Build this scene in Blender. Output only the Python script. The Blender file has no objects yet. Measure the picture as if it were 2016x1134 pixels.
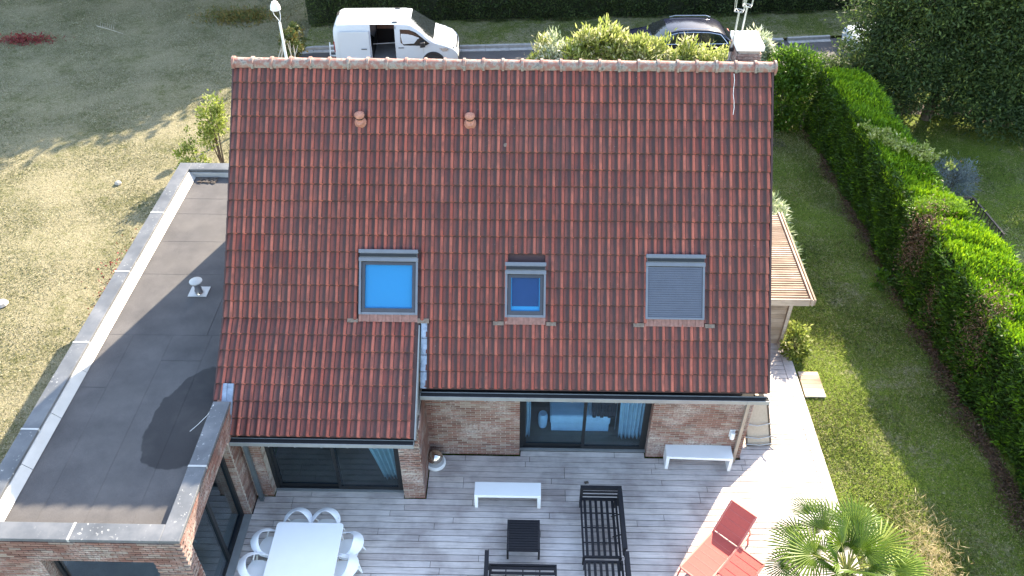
import bpy, math, random
import numpy as np
from mathutils import Vector, Matrix
random.seed(7); RNG=np.random.default_rng(11)
R=math.radians
sc=bpy.context.scene; col=sc.collection
# ------------------------------------------------------------------ camera, world, sun, exposure
YAW,PITCH,ROLL=R(-1.1246),R(40.571),0.0
fw=Vector((math.sin(YAW)*math.cos(PITCH),math.cos(YAW)*math.cos(PITCH),-math.sin(PITCH)))
rt=Vector((math.cos(YAW),-math.sin(YAW),0)); up=rt.cross(fw)
CAM=Vector((6.0698,-12.336,15.7))
cd=bpy.data.cameras.new('camera'); cam=bpy.data.objects.new('camera',cd); col.objects.link(cam)
cam.matrix_world=Matrix.Translation(CAM)@Matrix((rt,up,-fw)).transposed().to_4x4()
cd.sensor_width=36; cd.lens=1647.94/2016*36; cd.clip_end=900; cd.clip_start=.1
sc.camera=cam
SUNV=Vector((.87,1.40,1.0)).normalized()
w=bpy.data.worlds.new('World'); sc.world=w; w.use_nodes=True
nt=w.node_tree; bg=nt.nodes['Background']; sky=nt.nodes.new('ShaderNodeTexSky')
sky.sky_type='NISHITA'; sky.sun_disc=False; sky.sun_elevation=math.asin(SUNV.z); sky.sun_rotation=math.atan2(SUNV.x,SUNV.y)
sky.dust_density=.7; sky.ozone_density=1.0; sky.air_density=1.0
nt.links.new(sky.outputs[0],bg.inputs[0]); bg.inputs[1].default_value=.15
sd=bpy.data.lights.new('sun','SUN'); sd.energy=3.5; sd.angle=R(.53); sd.color=(1,.93,.82)
sun=bpy.data.objects.new('sun',sd); col.objects.link(sun); sun.rotation_euler=SUNV.to_track_quat('Z','Y').to_euler(); sun.location=(0,0,40)
sc.view_settings.view_transform='Standard'; sc.view_settings.look='None'; sc.view_settings.gamma=1; sc.view_settings.exposure=2.5
sc.view_settings.use_white_balance=True; sc.view_settings.white_balance_temperature=7500; sc.view_settings.white_balance_tint=10
sc.view_settings.use_curve_mapping=False

# ------------------------------------------------------------------ materials
def lin(c): return tuple(c)+(1,)
class NB:
    def __init__(s,name):
        s.m=bpy.data.materials.new(name); s.m.use_nodes=True; s.t=s.m.node_tree; s.b=s.t.nodes['Principled BSDF']
    def n(s,k,**kw):
        x=s.t.nodes.new('ShaderNode'+k)
        for a,b in kw.items(): setattr(x,a,b)
        return x
    def l(s,a,b): s.t.links.new(a,b)
    def pos(s,scale=(1,1,1),rot=(0,0,0)):
        g=s.n('NewGeometry'); mp=s.n('Mapping'); mp.inputs['Scale'].default_value=scale; mp.inputs['Rotation'].default_value=rot
        s.l(g.outputs['Position'],mp.inputs[0]); return mp.outputs[0]
    def noise(s,scale,detail=4,vec=None,rough=.6):
        x=s.n('TexNoise'); x.inputs['Scale'].default_value=scale; x.inputs['Detail'].default_value=detail; x.inputs['Roughness'].default_value=rough
        s.l(vec if vec is not None else s.pos(),x.inputs['Vector']); return x.outputs[0]
    def ramp(s,fac,stops):
        x=s.n('ValToRGB'); e=x.color_ramp.elements
        while len(e)<len(stops): e.new(.5)
        for i,(p,c) in enumerate(stops): e[i].position=p; e[i].color=lin(c) if len(c)==3 else c
        s.l(fac,x.inputs[0]); return x.outputs[0]
    def mix(s,f,a,b,mode='MIX'):
        x=s.n('Mix',data_type='RGBA',blend_type=mode)
        for k,v in ((0,f),(6,a),(7,b)):
            if isinstance(v,(int,float)): x.inputs[k].default_value=v
            elif isinstance(v,tuple): x.inputs[k].default_value=lin(v)
            else: s.l(v,x.inputs[k])
        return x.outputs[2]
    def attr(s,name): x=s.n('Attribute'); x.attribute_name=name; return x.outputs['Fac']
    def math(s,op,a,b=0,clamp=False):
        x=s.n('Math',operation=op); x.use_clamp=clamp
        for k,v in ((0,a),(1,b)):
            if isinstance(v,(int,float)): x.inputs[k].default_value=v
            else: s.l(v,x.inputs[k])
        return x.outputs[0]
    def bump(s,h,strength=.3,dist=.01):
        x=s.n('Bump'); x.inputs['Strength'].default_value=strength; x.inputs['Distance'].default_value=dist
        s.l(h,x.inputs['Height']); s.l(x.outputs[0],s.b.inputs['Normal'])
    def fin(s,c,rough=.7,metal=0,spec=None):
        if isinstance(c,tuple): s.b.inputs['Base Color'].default_value=lin(c)
        else: s.l(c,s.b.inputs['Base Color'])
        if isinstance(rough,(int,float)): s.b.inputs['Roughness'].default_value=rough
        else: s.l(rough,s.b.inputs['Roughness'])
        s.b.inputs['Metallic'].default_value=metal
        if spec is not None: s.b.inputs['Specular IOR Level'].default_value=spec
        return s.m
def simple(name,c,rough=.5,metal=0,var=.12,scale=6,bump=0,spec=None):
    n=NB(name); f=n.noise(scale,5)
    a=tuple(x*(1-var) for x in c); b=tuple(min(1,x*(1+var)) for x in c)
    cc=n.ramp(f,[(.3,a),(.7,b)])
    if bump: n.bump(n.noise(scale*8,4),bump,.01)
    return n.fin(cc,rough,metal,spec)
M={}
def tile_mat():
    n=NB('clay_tile'); t=n.attr('tint'); u=n.attr('tu')
    base=n.ramp(t,[(0,(.29,.068,.048)),(.4,(.38,.092,.064)),(.75,(.45,.125,.088)),(1,(.32,.062,.043))])
    # algae streaks lie in the pan beside each roll; same tone shades the nose
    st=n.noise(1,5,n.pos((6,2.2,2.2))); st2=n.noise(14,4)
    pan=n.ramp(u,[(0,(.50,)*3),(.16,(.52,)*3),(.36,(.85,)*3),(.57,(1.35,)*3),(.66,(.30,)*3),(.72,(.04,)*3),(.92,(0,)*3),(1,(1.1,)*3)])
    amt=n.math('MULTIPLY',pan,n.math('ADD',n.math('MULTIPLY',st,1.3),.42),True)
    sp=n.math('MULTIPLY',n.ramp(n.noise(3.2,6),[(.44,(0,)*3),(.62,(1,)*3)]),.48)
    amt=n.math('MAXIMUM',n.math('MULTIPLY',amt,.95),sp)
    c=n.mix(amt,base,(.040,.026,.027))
    # broad weathering
    big=n.ramp(n.noise(.55,3),[(.35,(0,)*3),(.7,(1,)*3)])
    c=n.mix(n.math('MULTIPLY',big,.34),c,(.085,.045,.046))
    # pale lichen specks, denser near verges
    li=n.ramp(n.noise(34,3),[(.70,(0,)*3),(.76,(1,)*3)])
    c=n.mix(n.math('MULTIPLY',li,.55),c,(.40,.36,.33))
    fine=n.ramp(n.noise(90,3),[(.3,(.80,)*3),(.7,(1.15,)*3)])
    c=n.mix(1,c,fine,'MULTIPLY')
    n.bump(st2,.35,.006)
    return n.fin(c,.72,spec=.35)
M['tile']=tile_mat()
def ridge_mat():
    n=NB('ridge_clay'); c=n.ramp(n.noise(9,6),[(.36,(.25,.10,.08)),(.48,(.25,.14,.115)),(.58,(.26,.225,.20)),(.70,(.10,.085,.078))])
    o=n.ramp(n.noise(4.3,2),[(.74,(0,)*3),(.765,(1,)*3)]); c=n.mix(o,c,(.55,.26,.03))
    n.bump(n.noise(40,4),.3,.01); return n.fin(c,.85)
M['ridge']=ridge_mat()
M['ventclay']=simple('vent_clay',(.40,.17,.12),.8,var=.25,scale=20)
def brick_mat(name,mul=1,pale=.5):
    n=NB(name); t=n.attr('tint')
    c=n.ramp(t,[(0,(.14,.080,.066)),(.3,(.185,.092,.074)),(.55,(.225,.118,.094)),(.8,(.21,.140,.115)),(.93,(.28,.22,.185)),(1,(.165,.115,.10))])
    wp=n.ramp(n.noise(1.3,5),[(.45,(0,)*3),(.7,(1,)*3)]); wf=n.ramp(n.noise(22,4),[(.35,(0,)*3),(.65,(1,)*3)])
    c=n.mix(n.math('MULTIPLY',n.math('MULTIPLY',wp,wf),pale),c,(.55,.51,.48))
    n.bump(n.noise(60,4),.4,.006); return n.fin(c,.9,spec=.2)
M['brick']=brick_mat('brick_clay',1,.85); M['brick_light']=brick_mat('brick_clay_pale',1,.6)
M['mortar']=simple('mortar',(.36,.31,.27),.95,var=.25,scale=12,bump=.3)
def brickwall_mat():
    n=NB('plain_brickwork'); b=n.n('TexBrick'); g=n.n('NewGeometry'); s=n.n('SeparateXYZ'); cb=n.n('CombineXYZ')
    n.l(g.outputs['Position'],s.inputs[0]); n.l(n.math('ADD',s.outputs[0],s.outputs[1]),cb.inputs[0]); n.l(s.outputs[2],cb.inputs[1]); n.l(cb.outputs[0],b.inputs[0])
    b.inputs['Scale'].default_value=1; b.inputs['Brick Width'].default_value=.22; b.inputs['Row Height'].default_value=.065; b.inputs['Mortar Size'].default_value=.006
    b.inputs['Color1'].default_value=(.20,.09,.065,1); b.inputs['Color2'].default_value=(.22,.12,.09,1); b.inputs['Mortar'].default_value=(.33,.28,.24,1)
    return n.fin(b.outputs[0],.9)
M['brickwall']=brickwall_mat()
def deck_mat(name,warm=0):
    n=NB(name); t=n.attr('tint')
    c=n.ramp(t,[(0,(.46,.405,.385)),(.3,(.515,.465,.445)),(.7,(.55,.50,.48)),(1,(.575,.515,.48))])
    if warm: c=n.ramp(t,[(0,(.30,.22,.16)),(.5,(.42,.33,.26)),(1,(.50,.42,.35))])
    g=n.noise(1,6,n.pos((2.2,46,46)),.65); c=n.mix(1,c,n.ramp(g,[(.25,(.66,)*3),(.5,(1,)*3),(.75,(1.22,)*3)]),'MULTIPLY')
    st=n.ramp(n.noise(1.1,5),[(.38,(.72,.70,.70)),(.55,(1,)*3),(.7,(1.12,)*3)]); c=n.mix(1,c,st,'MULTIPLY')
    br=n.ramp(n.noise(1,4,n.pos((1.2,7,7))),[(.6,(0,)*3),(.75,(1,)*3)]); c=n.mix(n.math('MULTIPLY',br,.35),c,(.26,.19,.16))
    n.bump(g,.35,.004); return n.fin(c,.85,spec=.12)
M['deck']=deck_mat('weathered_decking'); M['oldwood']=deck_mat('weathered_timber',1)
def membrane_mat():
    n=NB('bitumen_membrane'); c=n.ramp(n.noise(1.4,6),[(.3,(.066,.063,.064)),(.7,(.102,.096,.095))])
    c=n.mix(1,c,n.ramp(n.noise(160,2),[(.3,(.62,)*3),(.7,(1.5,)*3)]),'MULTIPLY')
    # rain puddle dried to a dark stain beside the tiled roof
    g=n.n('NewGeometry'); sp=n.n('SeparateXYZ'); n.l(g.outputs['Position'],sp.inputs[0])
    dx=n.math('DIVIDE',n.math('SUBTRACT',n.math('ADD',sp.outputs[0],n.math('MULTIPLY',sp.outputs[1],-.12)),-.34),.98)
    dy=n.math('DIVIDE',n.math('SUBTRACT',sp.outputs[1],-1.32),1.45)
    d=n.math('SQRT',n.math('ADD',n.math('POWER',dx,2),n.math('POWER',dy,2)))
    d=n.math('ADD',d,n.math('MULTIPLY',n.math('SUBTRACT',n.noise(1.3,3),.5),.42))
    inn=n.ramp(d,[(.93,(1,)*3),(.96,(0,)*3)]); halo=n.ramp(d,[(.9,(0,)*3),(.99,(1,)*3),(1.15,(.25,)*3),(1.45,(0,)*3)])
    c=n.mix(n.math('MULTIPLY',halo,.10),c,(.10,.10,.10)); c=n.mix(n.math('MULTIPLY',inn,.72),c,(.016,.016,.018))
    c=n.mix(n.ramp(n.noise(.8,4),[(.5,(0,)*3),(.8,(.4,)*3)]),c,(.12,.112,.105))
    n.bump(n.noise(180,2),.4,.004); return n.fin(c,.88,spec=.3)
M['membrane']=membrane_mat()
def zinc_mat():
    n=NB('zinc_coping'); c=n.ramp(n.noise(1.6,5),[(.3,(.075,.080,.088)),(.5,(.11,.116,.125)),(.72,(.17,.172,.178))])
    wsp=n.ramp(n.noise(16,4),[(.62,(0,)*3),(.68,(1,)*3)]); wm=n.ramp(n.noise(1.1,3),[(.42,(0,)*3),(.6,(1,)*3)])
    c=n.mix(n.math('MULTIPLY',n.math('MULTIPLY',wsp,wm),.8),c,(.5,.49,.46))
    return n.fin(c,n.math('ADD',n.math('MULTIPLY',n.noise(3,3),.25),.35),.2)
M['zinc']=zinc_mat()
M['alu']=simple('pale_aluminium_flashing',(.42,.42,.41),.5,.2,var=.08,scale=3)
M['lead']=simple('crinkled_lead_flashing',(.24,.29,.37),.45,.4,var=.3,scale=9,bump=.6)
M['apron']=simple('pleated_apron',(.25,.125,.105),.8,var=.25,scale=14)
M['mortar_patch']=simple('pale_mortar_fillet',(.17,.13,.11),.95,var=.3,scale=20,bump=.4)
M['gutter']=simple('zinc_gutter',(.26,.275,.28),.45,.3,var=.12,scale=3)
M['dark']=simple('dark_interior',(.012,.012,.013),.9)
M['black']=simple('black_plastic',(.02,.02,.022),.5)
M['anth']=simple('anthracite_frame',(.016,.018,.021),.5,0,spec=.3)
M['sofa']=simple('dark_painted_aluminium',(.018,.018,.022),.6,0,spec=.2,var=.1)
M['skyframe']=simple('grey_window_cladding',(.155,.165,.19),.42,.35,var=.08,scale=5)
M['sash']=simple('dark_window_sash',(.045,.048,.062),.5,.2,var=.08,scale=5)
M['shutter']=simple('grey_shutter_slat',(.095,.105,.14),.5,.2,var=.06,scale=5)
M['white']=simple('white_lacquer',(.76,.77,.78),.6,spec=.25,var=.03,scale=2)
M['whitepl']=simple('white_plastic',(.72,.74,.76),.55,spec=.25,var=.03,scale=2)
M['carwhite']=simple('white_car_paint',(.50,.53,.56),.35,var=.02,scale=1)
M['carblack']=simple('dark_blue_car_paint',(.010,.013,.028),.15,.1,var=.1,scale=1)
M['chrome']=simple('chrome',(.75,.75,.77),.12,1)
M['steel']=simple('polished_steel_globe',(.72,.68,.62),.06,1,var=.03)
M['tyre']=simple('tyre_rubber',(.022,.022,.023),.8)
M['beige']=simple('beige_mesh_fabric',(.42,.36,.29),.8,var=.08,scale=20)
M['bronze']=simple('bronze_frame',(.11,.09,.075),.45,.3)
M['taupe']=simple('taupe_downpipe',(.30,.26,.22),.5,.2,var=.1)
M['slate']=simple('blue_grey_downpipe',(.105,.13,.15),.5,.3)
M['redfab']=simple('red_mesh_fabric',(.46,.075,.060),.75,var=.08,scale=25)
M['redfr']=simple('red_frame',(.50,.12,.10),.4,.1)
M['curtain']=simple('grey_green_curtain',(.33,.45,.45),.9,var=.12,scale=4)
M['curtain2']=simple('pale_blue_curtain',(.50,.60,.66),.9,var=.1,scale=4)
M['bedding']=simple('pale_bedding',(.60,.74,.85),.9,var=.08)
M['floor']=simple('oak_floor',(.20,.14,.09),.5,var=.2,scale=3)
M['plaster']=simple('plaster',(.72,.70,.66),.9,var=.05)
M['bark']=simple('bark',(.10,.075,.055),.95,var=.4,scale=15,bump=.6)
M['paleBark']=simple('pale_dry_wood',(.42,.38,.31),.95,var=.25,scale=12)
M['concrete']=simple('concrete_kerb',(.30,.29,.28),.9,var=.22,scale=5,bump=.3)
M['cap']=simple('white_chimney_slab',(.78,.77,.75),.85,var=.06,scale=6)
M['galv']=simple('galvanised_steel',(.42,.44,.44),.45,.5,var=.12)
M['stone']=simple('rock',(.30,.29,.27),.95,var=.3,scale=8,bump=.5)
M['soil']=simple('bare_soil',(.10,.08,.065),.98,var=.4,scale=6,bump=.6)
M['cargo']=simple('brown_lining_board',(.27,.17,.125),.8,var=.12)
M['blindL']=simple('light_blue_blind',(.003,.235,.42),.8,var=.03,scale=1)
M['blindD']=simple('deep_blue_blind',(.001,.042,.125),.8,var=.05,scale=1)
def asphalt():
    n=NB('asphalt'); c=n.ramp(n.noise(.7,5),[(.3,(.052,.050,.052)),(.7,(.085,.08,.08))])
    c=n.mix(1,c,n.ramp(n.noise(70,2),[(.3,(.7,)*3),(.7,(1.3,)*3)]),'MULTIPLY'); n.bump(n.noise(90,2),.4,.006); return n.fin(c,.9)
M['asphalt']=asphalt()
def grass_mat(name,dry,gr=((.030,.045,.010),(.085,.115,.022),(.20,.22,.055))):
    n=NB(name); v=n.pos()
    g=n.ramp(n.noise(38,4),[(.3,gr[0]),(.5,gr[1]),(.72,gr[2])])
    d=n.ramp(n.noise(52,5),[(.28,(.085,.074,.042)),(.5,(.235,.208,.130)),(.72,(.41,.37,.255))])
    a=n.noise(.55,6,rough=.65); b=n.noise(3.1,5,rough=.7); fb=n.noise(17,4)
    fx=n.n('TexNoise'); fx.inputs['Scale'].default_value=6.5; fx.inputs['Detail'].default_value=5; fx.inputs['Distortion'].default_value=2.2; fx.inputs['Roughness'].default_value=.7; n.l(n.pos(),fx.inputs['Vector'])
    f=n.math('ADD',n.math('ADD',n.math('MULTIPLY',a,.75),n.math('MULTIPLY',b,.5)),n.math('MULTIPLY',fx.outputs[0],.85))
    lo=1.34-dry; f=n.ramp(n.math('MULTIPLY',f,.5),[(lo/2+.02,(0,)*3),(lo/2+.13,(1,)*3)])
    c=n.mix(f,g,d)
    so=n.ramp(n.noise(1.9,7,rough=.75),[(.62,(0,)*3),(.70,(1,)*3)]); c=n.mix(n.math('MULTIPLY',so,.5),c,(.10,.075,.045))
    n.bump(n.math('ADD',n.noise(60,4),n.math('MULTIPLY',n.noise(9,4),1.5)),.9,.03)
    return n.fin(c,.95,spec=.1)
M['lawnL']=grass_mat('dry_lawn',.52,((.050,.052,.022),(.105,.108,.045),(.20,.19,.09))); M['lawnR']=grass_mat('green_lawn',.30,((.038,.062,.010),(.105,.155,.022),(.24,.28,.05))); M['verge']=grass_mat('dull_verge_grass',.42)
def leaf_mat(name,stops,trans=.35,rough=.55,spec=.3):
    n=NB(name); t=n.attr('tint'); c=n.ramp(t,stops)
    n.fin(c,rough,spec=spec)
    tr=n.n('BsdfTranslucent'); n.l(c,tr.inputs[0]); mx=n.n('MixShader'); mx.inputs[0].default_value=trans
    n.l(n.b.outputs[0],mx.inputs[1]); n.l(tr.outputs[0],mx.inputs[2]); n.l(mx.outputs[0],n.t.nodes['Material Output'].inputs[0]); return n.m
M['thuja']=leaf_mat('thuja_foliage',[(0,(.018,.036,.008)),(.4,(.045,.100,.012)),(.7,(.15,.30,.012)),(1,(.32,.47,.02))],.25)
M['thujacore']=simple('hedge_core',(.018,.024,.010),1,var=.4,scale=5)
M['browned']=leaf_mat('browned_foliage',[(0,(.06,.035,.02)),(.6,(.16,.09,.055)),(1,(.25,.16,.10))],.2)
M['darkleaf']=leaf_mat('dark_tree_foliage',[(0,(.018,.034,.013)),(.45,(.052,.090,.030)),(.8,(.11,.165,.045)),(1,(.25,.31,.07))],.40)
M['hedge']=leaf_mat('beech_hedge_foliage',[(0,(.025,.045,.014)),(.5,(.065,.10,.028)),(.85,(.10,.11,.032)),(1,(.19,.14,.04))],.3)
M['palegreen']=leaf_mat('pale_leaves',[(0,(.10,.14,.025)),(.5,(.25,.31,.06)),(.8,(.42,.44,.16)),(1,(.58,.55,.36))],.42)
M['laurel']=leaf_mat('laurel_leaves',[(0,(.03,.07,.012)),(.5,(.085,.18,.018)),(1,(.17,.28,.03))],.4,.4,.4)
M['silver']=leaf_mat('silver_blue_leaves',[(0,(.10,.13,.14)),(1,(.24,.29,.30))],.25)
M['variegated']=leaf_mat('white_edged_leaves',[(0,(.10,.17,.05)),(.45,(.34,.40,.24)),(1,(.70,.70,.58))],.35)
M['redleaf']=leaf_mat('red_creeper_leaves',[(0,(.10,.02,.02)),(.6,(.24,.04,.045)),(1,(.28,.09,.05))],.3)
M['palm']=leaf_mat('palm_leaf',[(0,(.03,.055,.010)),(.5,(.095,.165,.016)),(.85,(.20,.27,.03)),(1,(.40,.38,.14))],.35,.42,.4)
M['drygrass']=leaf_mat('dry_straw_leaf',[(0,(.28,.22,.10)),(1,(.55,.44,.27))],.35)
M['dryblade']=leaf_mat('dry_grass_blade',[(0,(.035,.045,.016)),(.40,(.11,.125,.045)),(.62,(.21,.20,.10)),(1,(.44,.40,.28))],.2)
M['blade']=leaf_mat('grass_blade',[(0,(.030,.050,.010)),(.40,(.12,.16,.028)),(.62,(.25,.24,.08)),(1,(.52,.45,.28))],.25)
def glass_mat(name,tint=(.8,.85,.85),refl=.12):
    n=NB(name); n.t.nodes.remove(n.b)
    g=n.n('BsdfGlossy'); g.inputs['Roughness'].default_value=.01; g.inputs[0].default_value=(.95,.97,1,1)
    t=n.n('BsdfTransparent'); t.inputs[0].default_value=lin(tint); mx=n.n('MixShader')
    lw=n.n('LayerWeight'); lw.inputs[0].default_value=.5; f=n.math('ADD',n.math('MULTIPLY',n.math('POWER',lw.outputs['Facing'],4),.8),refl,True)
    n.l(f,mx.inputs[0]); n.l(t.outputs[0],mx.inputs[1]); n.l(g.outputs[0],mx.inputs[2]); n.l(mx.outputs[0],n.t.nodes['Material Output'].inputs[0]); return n.m
M['glass']=glass_mat('window_glass',(.70,.83,.90),.055); M['glassdark']=simple('tinted_vehicle_glass',(.012,.016,.018),.06,spec=.6)
M['clear']=glass_mat('roof_window_glass',(.92,.95,1),.008)

# ------------------------------------------------------------------ mesh builder
OBJ_ORIGIN={}
class MB:
    def __init__(s): s.v=[];s.f=[];s.t=[];s.u=[]
    def add(s,vs,fs,t=.5,u=None):
        o=len(s.v); s.v.extend([tuple(a) for a in vs]); s.f.extend([tuple(i+o for i in f) for f in fs]); s.t.extend([t]*len(vs)); s.u.extend(u if u else [.5]*len(vs)); return s
    def box(s,x0,y0,z0,x1,y1,z1,t=.5):
        if x0>x1:x0,x1=x1,x0
        if y0>y1:y0,y1=y1,y0
        if z0>z1:z0,z1=z1,z0
        return s.add([(x0,y0,z0),(x1,y0,z0),(x1,y1,z0),(x0,y1,z0),(x0,y0,z1),(x1,y0,z1),(x1,y1,z1),(x0,y1,z1)],
          [(0,3,2,1),(4,5,6,7),(0,1,5,4),(1,2,6,5),(2,3,7,6),(3,0,4,7)],t)
    def obox(s,c,ax,ay,az,t=.5):   # centre and half vectors
        c=Vector(c);ax=Vector(ax);ay=Vector(ay);az=Vector(az)
        vs=[c+ax*a+ay*b+az*d for d in(-1,1) for a,b in((-1,-1),(1,-1),(1,1),(-1,1))]
        return s.add(vs,[(0,3,2,1),(4,5,6,7),(0,1,5,4),(1,2,6,5),(2,3,7,6),(3,0,4,7)],t)
    def beam(s,a,b,wd,h,upv=(0,0,1),t=.5):
        a=Vector(a);b=Vector(b);d=(b-a);L=d.length;d.normalize();u=Vector(upv)
        if abs(d.dot(u))>.95: u=Vector((0,1,0))
        sd_=d.cross(u).normalized(); u=sd_.cross(d)
        return s.obox((a+b)/2,d*L/2,sd_*wd/2,u*h/2,t)
    def tube(s,pts,r,n=8,t=.5,closed=False):
        pts=[Vector(p) for p in pts]; m=len(pts); rs=r if isinstance(r,(list,tuple)) else [r]*m
        vs=[];fs=[]; prev=None
        for i,p in enumerate(pts):
            if closed: d=pts[(i+1)%m]-pts[i-1]
            else: d=pts[min(i+1,m-1)]-pts[max(i-1,0)]
            d.normalize(); u=prev if prev is not None else (Vector((0,0,1)) if abs(d.z)<.9 else Vector((1,0,0)))
            u=(u-d*u.dot(d)).normalized(); prev=u; q=d.cross(u)
            for k in range(n): a=2*math.pi*k/n; vs.append(p+(u*math.cos(a)+q*math.sin(a))*rs[i])
        for i in range(m if closed else m-1):
            j=(i+1)%m
            for k in range(n): fs.append((i*n+k,i*n+(k+1)%n,j*n+(k+1)%n,j*n+k))
        if not closed: fs.append(tuple(range(n-1,-1,-1))); fs.append(tuple(range((m-1)*n,m*n)))
        return s.add(vs,fs,t)
    def lathe(s,c,prof,n=20,t=.5,ax=(0,0,1)):
        z=Vector(ax).normalized(); x=z.orthogonal().normalized(); y=z.cross(x); c=Vector(c); vs=[];fs=[]
        for r_,h in prof:
            for k in range(n): a=2*math.pi*k/n; vs.append(c+z*h+(x*math.cos(a)+y*math.sin(a))*r_)
        for i in range(len(prof)-1):
            for k in range(n): fs.append((i*n+k,i*n+(k+1)%n,(i+1)*n+(k+1)%n,(i+1)*n+k))
        fs.append(tuple(range(n-1,-1,-1))); fs.append(tuple(range((len(prof)-1)*n,len(prof)*n)))
        return s.add(vs,fs,t)
    def mesh(s,name,mat,off=(0,0,0),smooth=False,ang=35):
        me=bpy.data.meshes.new(name); ox,oy,oz=off
        me.from_pydata([(a-ox,b-oy,c-oz) for a,b,c in s.v],[],s.f)
        a=me.attributes.new('tint','FLOAT','POINT'); a.data.foreach_set('value',s.t)
        a=me.attributes.new('tu','FLOAT','POINT'); a.data.foreach_set('value',s.u)
        me.materials.append(mat)
        if smooth: me.shade_smooth(); me.set_sharp_from_angle(angle=R(ang))
        return me
def link(o,parent=None,origin=None):
    col.objects.link(o)
    if parent is not None: o.parent=parent
    OBJ_ORIGIN[o.name]=origin
    return o
def org(parent): return OBJ_ORIGIN.get(parent.name,(0,0,0)) if parent is not None else (0,0,0)
def part(name,mb,mat,parent=None,smooth=False,ang=35,bevel=0,**props):
    off=org(parent); o=bpy.data.objects.new(name,mb.mesh(name,mat,off,smooth,ang)); link(o,parent,off)
    if bevel: b=o.modifiers.new('bevel','BEVEL'); b.width=bevel; b.segments=2; b.limit_method='ANGLE'
    for k,v in props.items(): o[k]=v
    return o
def piece(name,me,parent,loc,rot=(0,0,0),scale=None):   # shared-mesh piece
    o=bpy.data.objects.new(name,me); off=org(parent); link(o,parent,off)
    o.location=(loc[0]-off[0],loc[1]-off[1],loc[2]-off[2]); o.rotation_euler=rot
    if scale: o.scale=scale
    return o
def thing(name,label,cat,loc=(0,0,0),group=None):
    o=bpy.data.objects.new(name,None); o.empty_display_size=.2; link(o,None,tuple(loc)); o.location=loc
    o['label']=label; o['category']=cat
    if group: o['group']=group
    return o
def tagm(o,label,cat,group=None):
    o['label']=label; o['category']=cat
    if group: o['group']=group
    return o
def dup(root,loc,rotz,label,scale=None):
    def cp(o,par):
        c=o.copy(); col.objects.link(c)
        if par: c.parent=par
        for ch in list(o.children): cp(ch,c)
        return c
    r=cp(root,None); r.location=loc; r.rotation_euler=(0,0,rotz); r['label']=label
    if scale: r.scale=scale
    return r
def quads_mesh(name,V,F,tint,mat,off=(0,0,0)):
    me=bpy.data.meshes.new(name); n=len(V); k=F.shape[1]
    me.vertices.add(n); me.vertices.foreach_set('co',(V-np.array(off)).astype(np.float32).ravel())
    me.loops.add(F.size); me.loops.foreach_set('vertex_index',F.astype(np.int32).ravel())
    me.polygons.add(len(F)); me.polygons.foreach_set('loop_start',np.arange(0,F.size,k,dtype=np.int32))
    try: me.polygons.foreach_set('loop_total',np.full(len(F),k,dtype=np.int32))
    except Exception: pass
    me.update(calc_edges=True)
    a=me.attributes.new('tint','FLOAT','POINT'); a.data.foreach_set('value',tint.astype(np.float32))
    me.materials.append(mat); return me
def unit(a): return a/np.maximum(np.linalg.norm(a,axis=1,keepdims=True),1e-9)
def leafcloud(name,P,D,ln,wd,tint,mat,parent=None,tilt=None,tri=False,**props):
    """one leaf per point: P base points, D directions, ln length, wd width"""
    n=len(P); D=unit(D); r=unit(np.cross(D,RNG.normal(size=(n,3)))); ln=np.broadcast_to(ln,(n,)).reshape(-1,1); wd=np.broadcast_to(wd,(n,)).reshape(-1,1)
    if tri:
        V=np.stack([P-r*wd/2,P+r*wd/2,P+D*ln],1).reshape(-1,3); F=np.arange(n*3).reshape(n,3); tt=np.repeat(tint,3)
    else:
        V=np.stack([P,P+D*ln*.45+r*wd/2,P+D*ln,P+D*ln*.45-r*wd/2],1).reshape(-1,3); F=np.arange(n*4).reshape(n,4); tt=np.repeat(tint,4)
    off=org(parent); me=quads_mesh(name,V,F,np.clip(tt,0,1),mat,off); o=bpy.data.objects.new(name,me); link(o,parent,off)
    for k,v in props.items(): o[k]=v
    return o
def structure(name,mb,mat,**kw): return part(name,mb,mat,None,kind='structure',**kw)
GZ=-.10
# ------------------------------------------------------------------ ground, lawns, street
def sheet(pts,z,mb=None):
    mb=mb or MB(); mb.add([(x,y,z) for x,y in pts],[tuple(range(len(pts)))]); return mb
def gridsheet(x0,x1,y0,y1,z,n,m,amp,holes=None):
    mb=MB(); vs=[];fs=[]
    for j in range(m+1):
        for i in range(n+1):
            x=x0+(x1-x0)*i/n; y=y0+(y1-y0)*j/m
            vs.append((x,y,z+amp*(math.sin(x*1.3+y*.7)+math.sin(y*1.9-x*.4+2)+math.sin(x*3.1+y*2.3)*.4)/2.4))
    for j in range(m):
        for i in range(n): k=j*(n+1)+i; fs.append((k,k+1,k+n+2,k+n+1))
    mb.add(vs,fs); return mb
structure('ground',sheet([(-400,-400),(400,-400),(400,400),(-400,400)],GZ-.12),M['lawnR'])
structure('field_lawn',gridsheet(-45,-3.75,-12,60,GZ,60,90,.02),M['lawnL'],smooth=True)
structure('added_terrace',sheet([(-12,-14),(-.15,-14),(-.15,-4.35),(-12,-4.35)],GZ+.02),M['concrete'])  # unseen paving, added so the wing window does not reflect green lawn
structure('front_garden_soil',sheet([(-3.75,7),(30,7),(30,17.6),(-3.75,17.3)],GZ-.012),M['soil'])
structure('garden_lawn',gridsheet(13.0,17.9,-12,15.6,GZ,20,60,.015),M['lawnR'],smooth=True)
structure('neighbour_lawn',gridsheet(17.9,60,-12,16.6,GZ,60,50,.02),M['lawnR'],smooth=True)
kerbpts=[(-3.75,21.75),(-3.2,21.92),(3.2,22.13),(6.3,22.38),(11.9,22.83),(16.6,23.12),(19.5,23.5),(40,25.2)]
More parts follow.
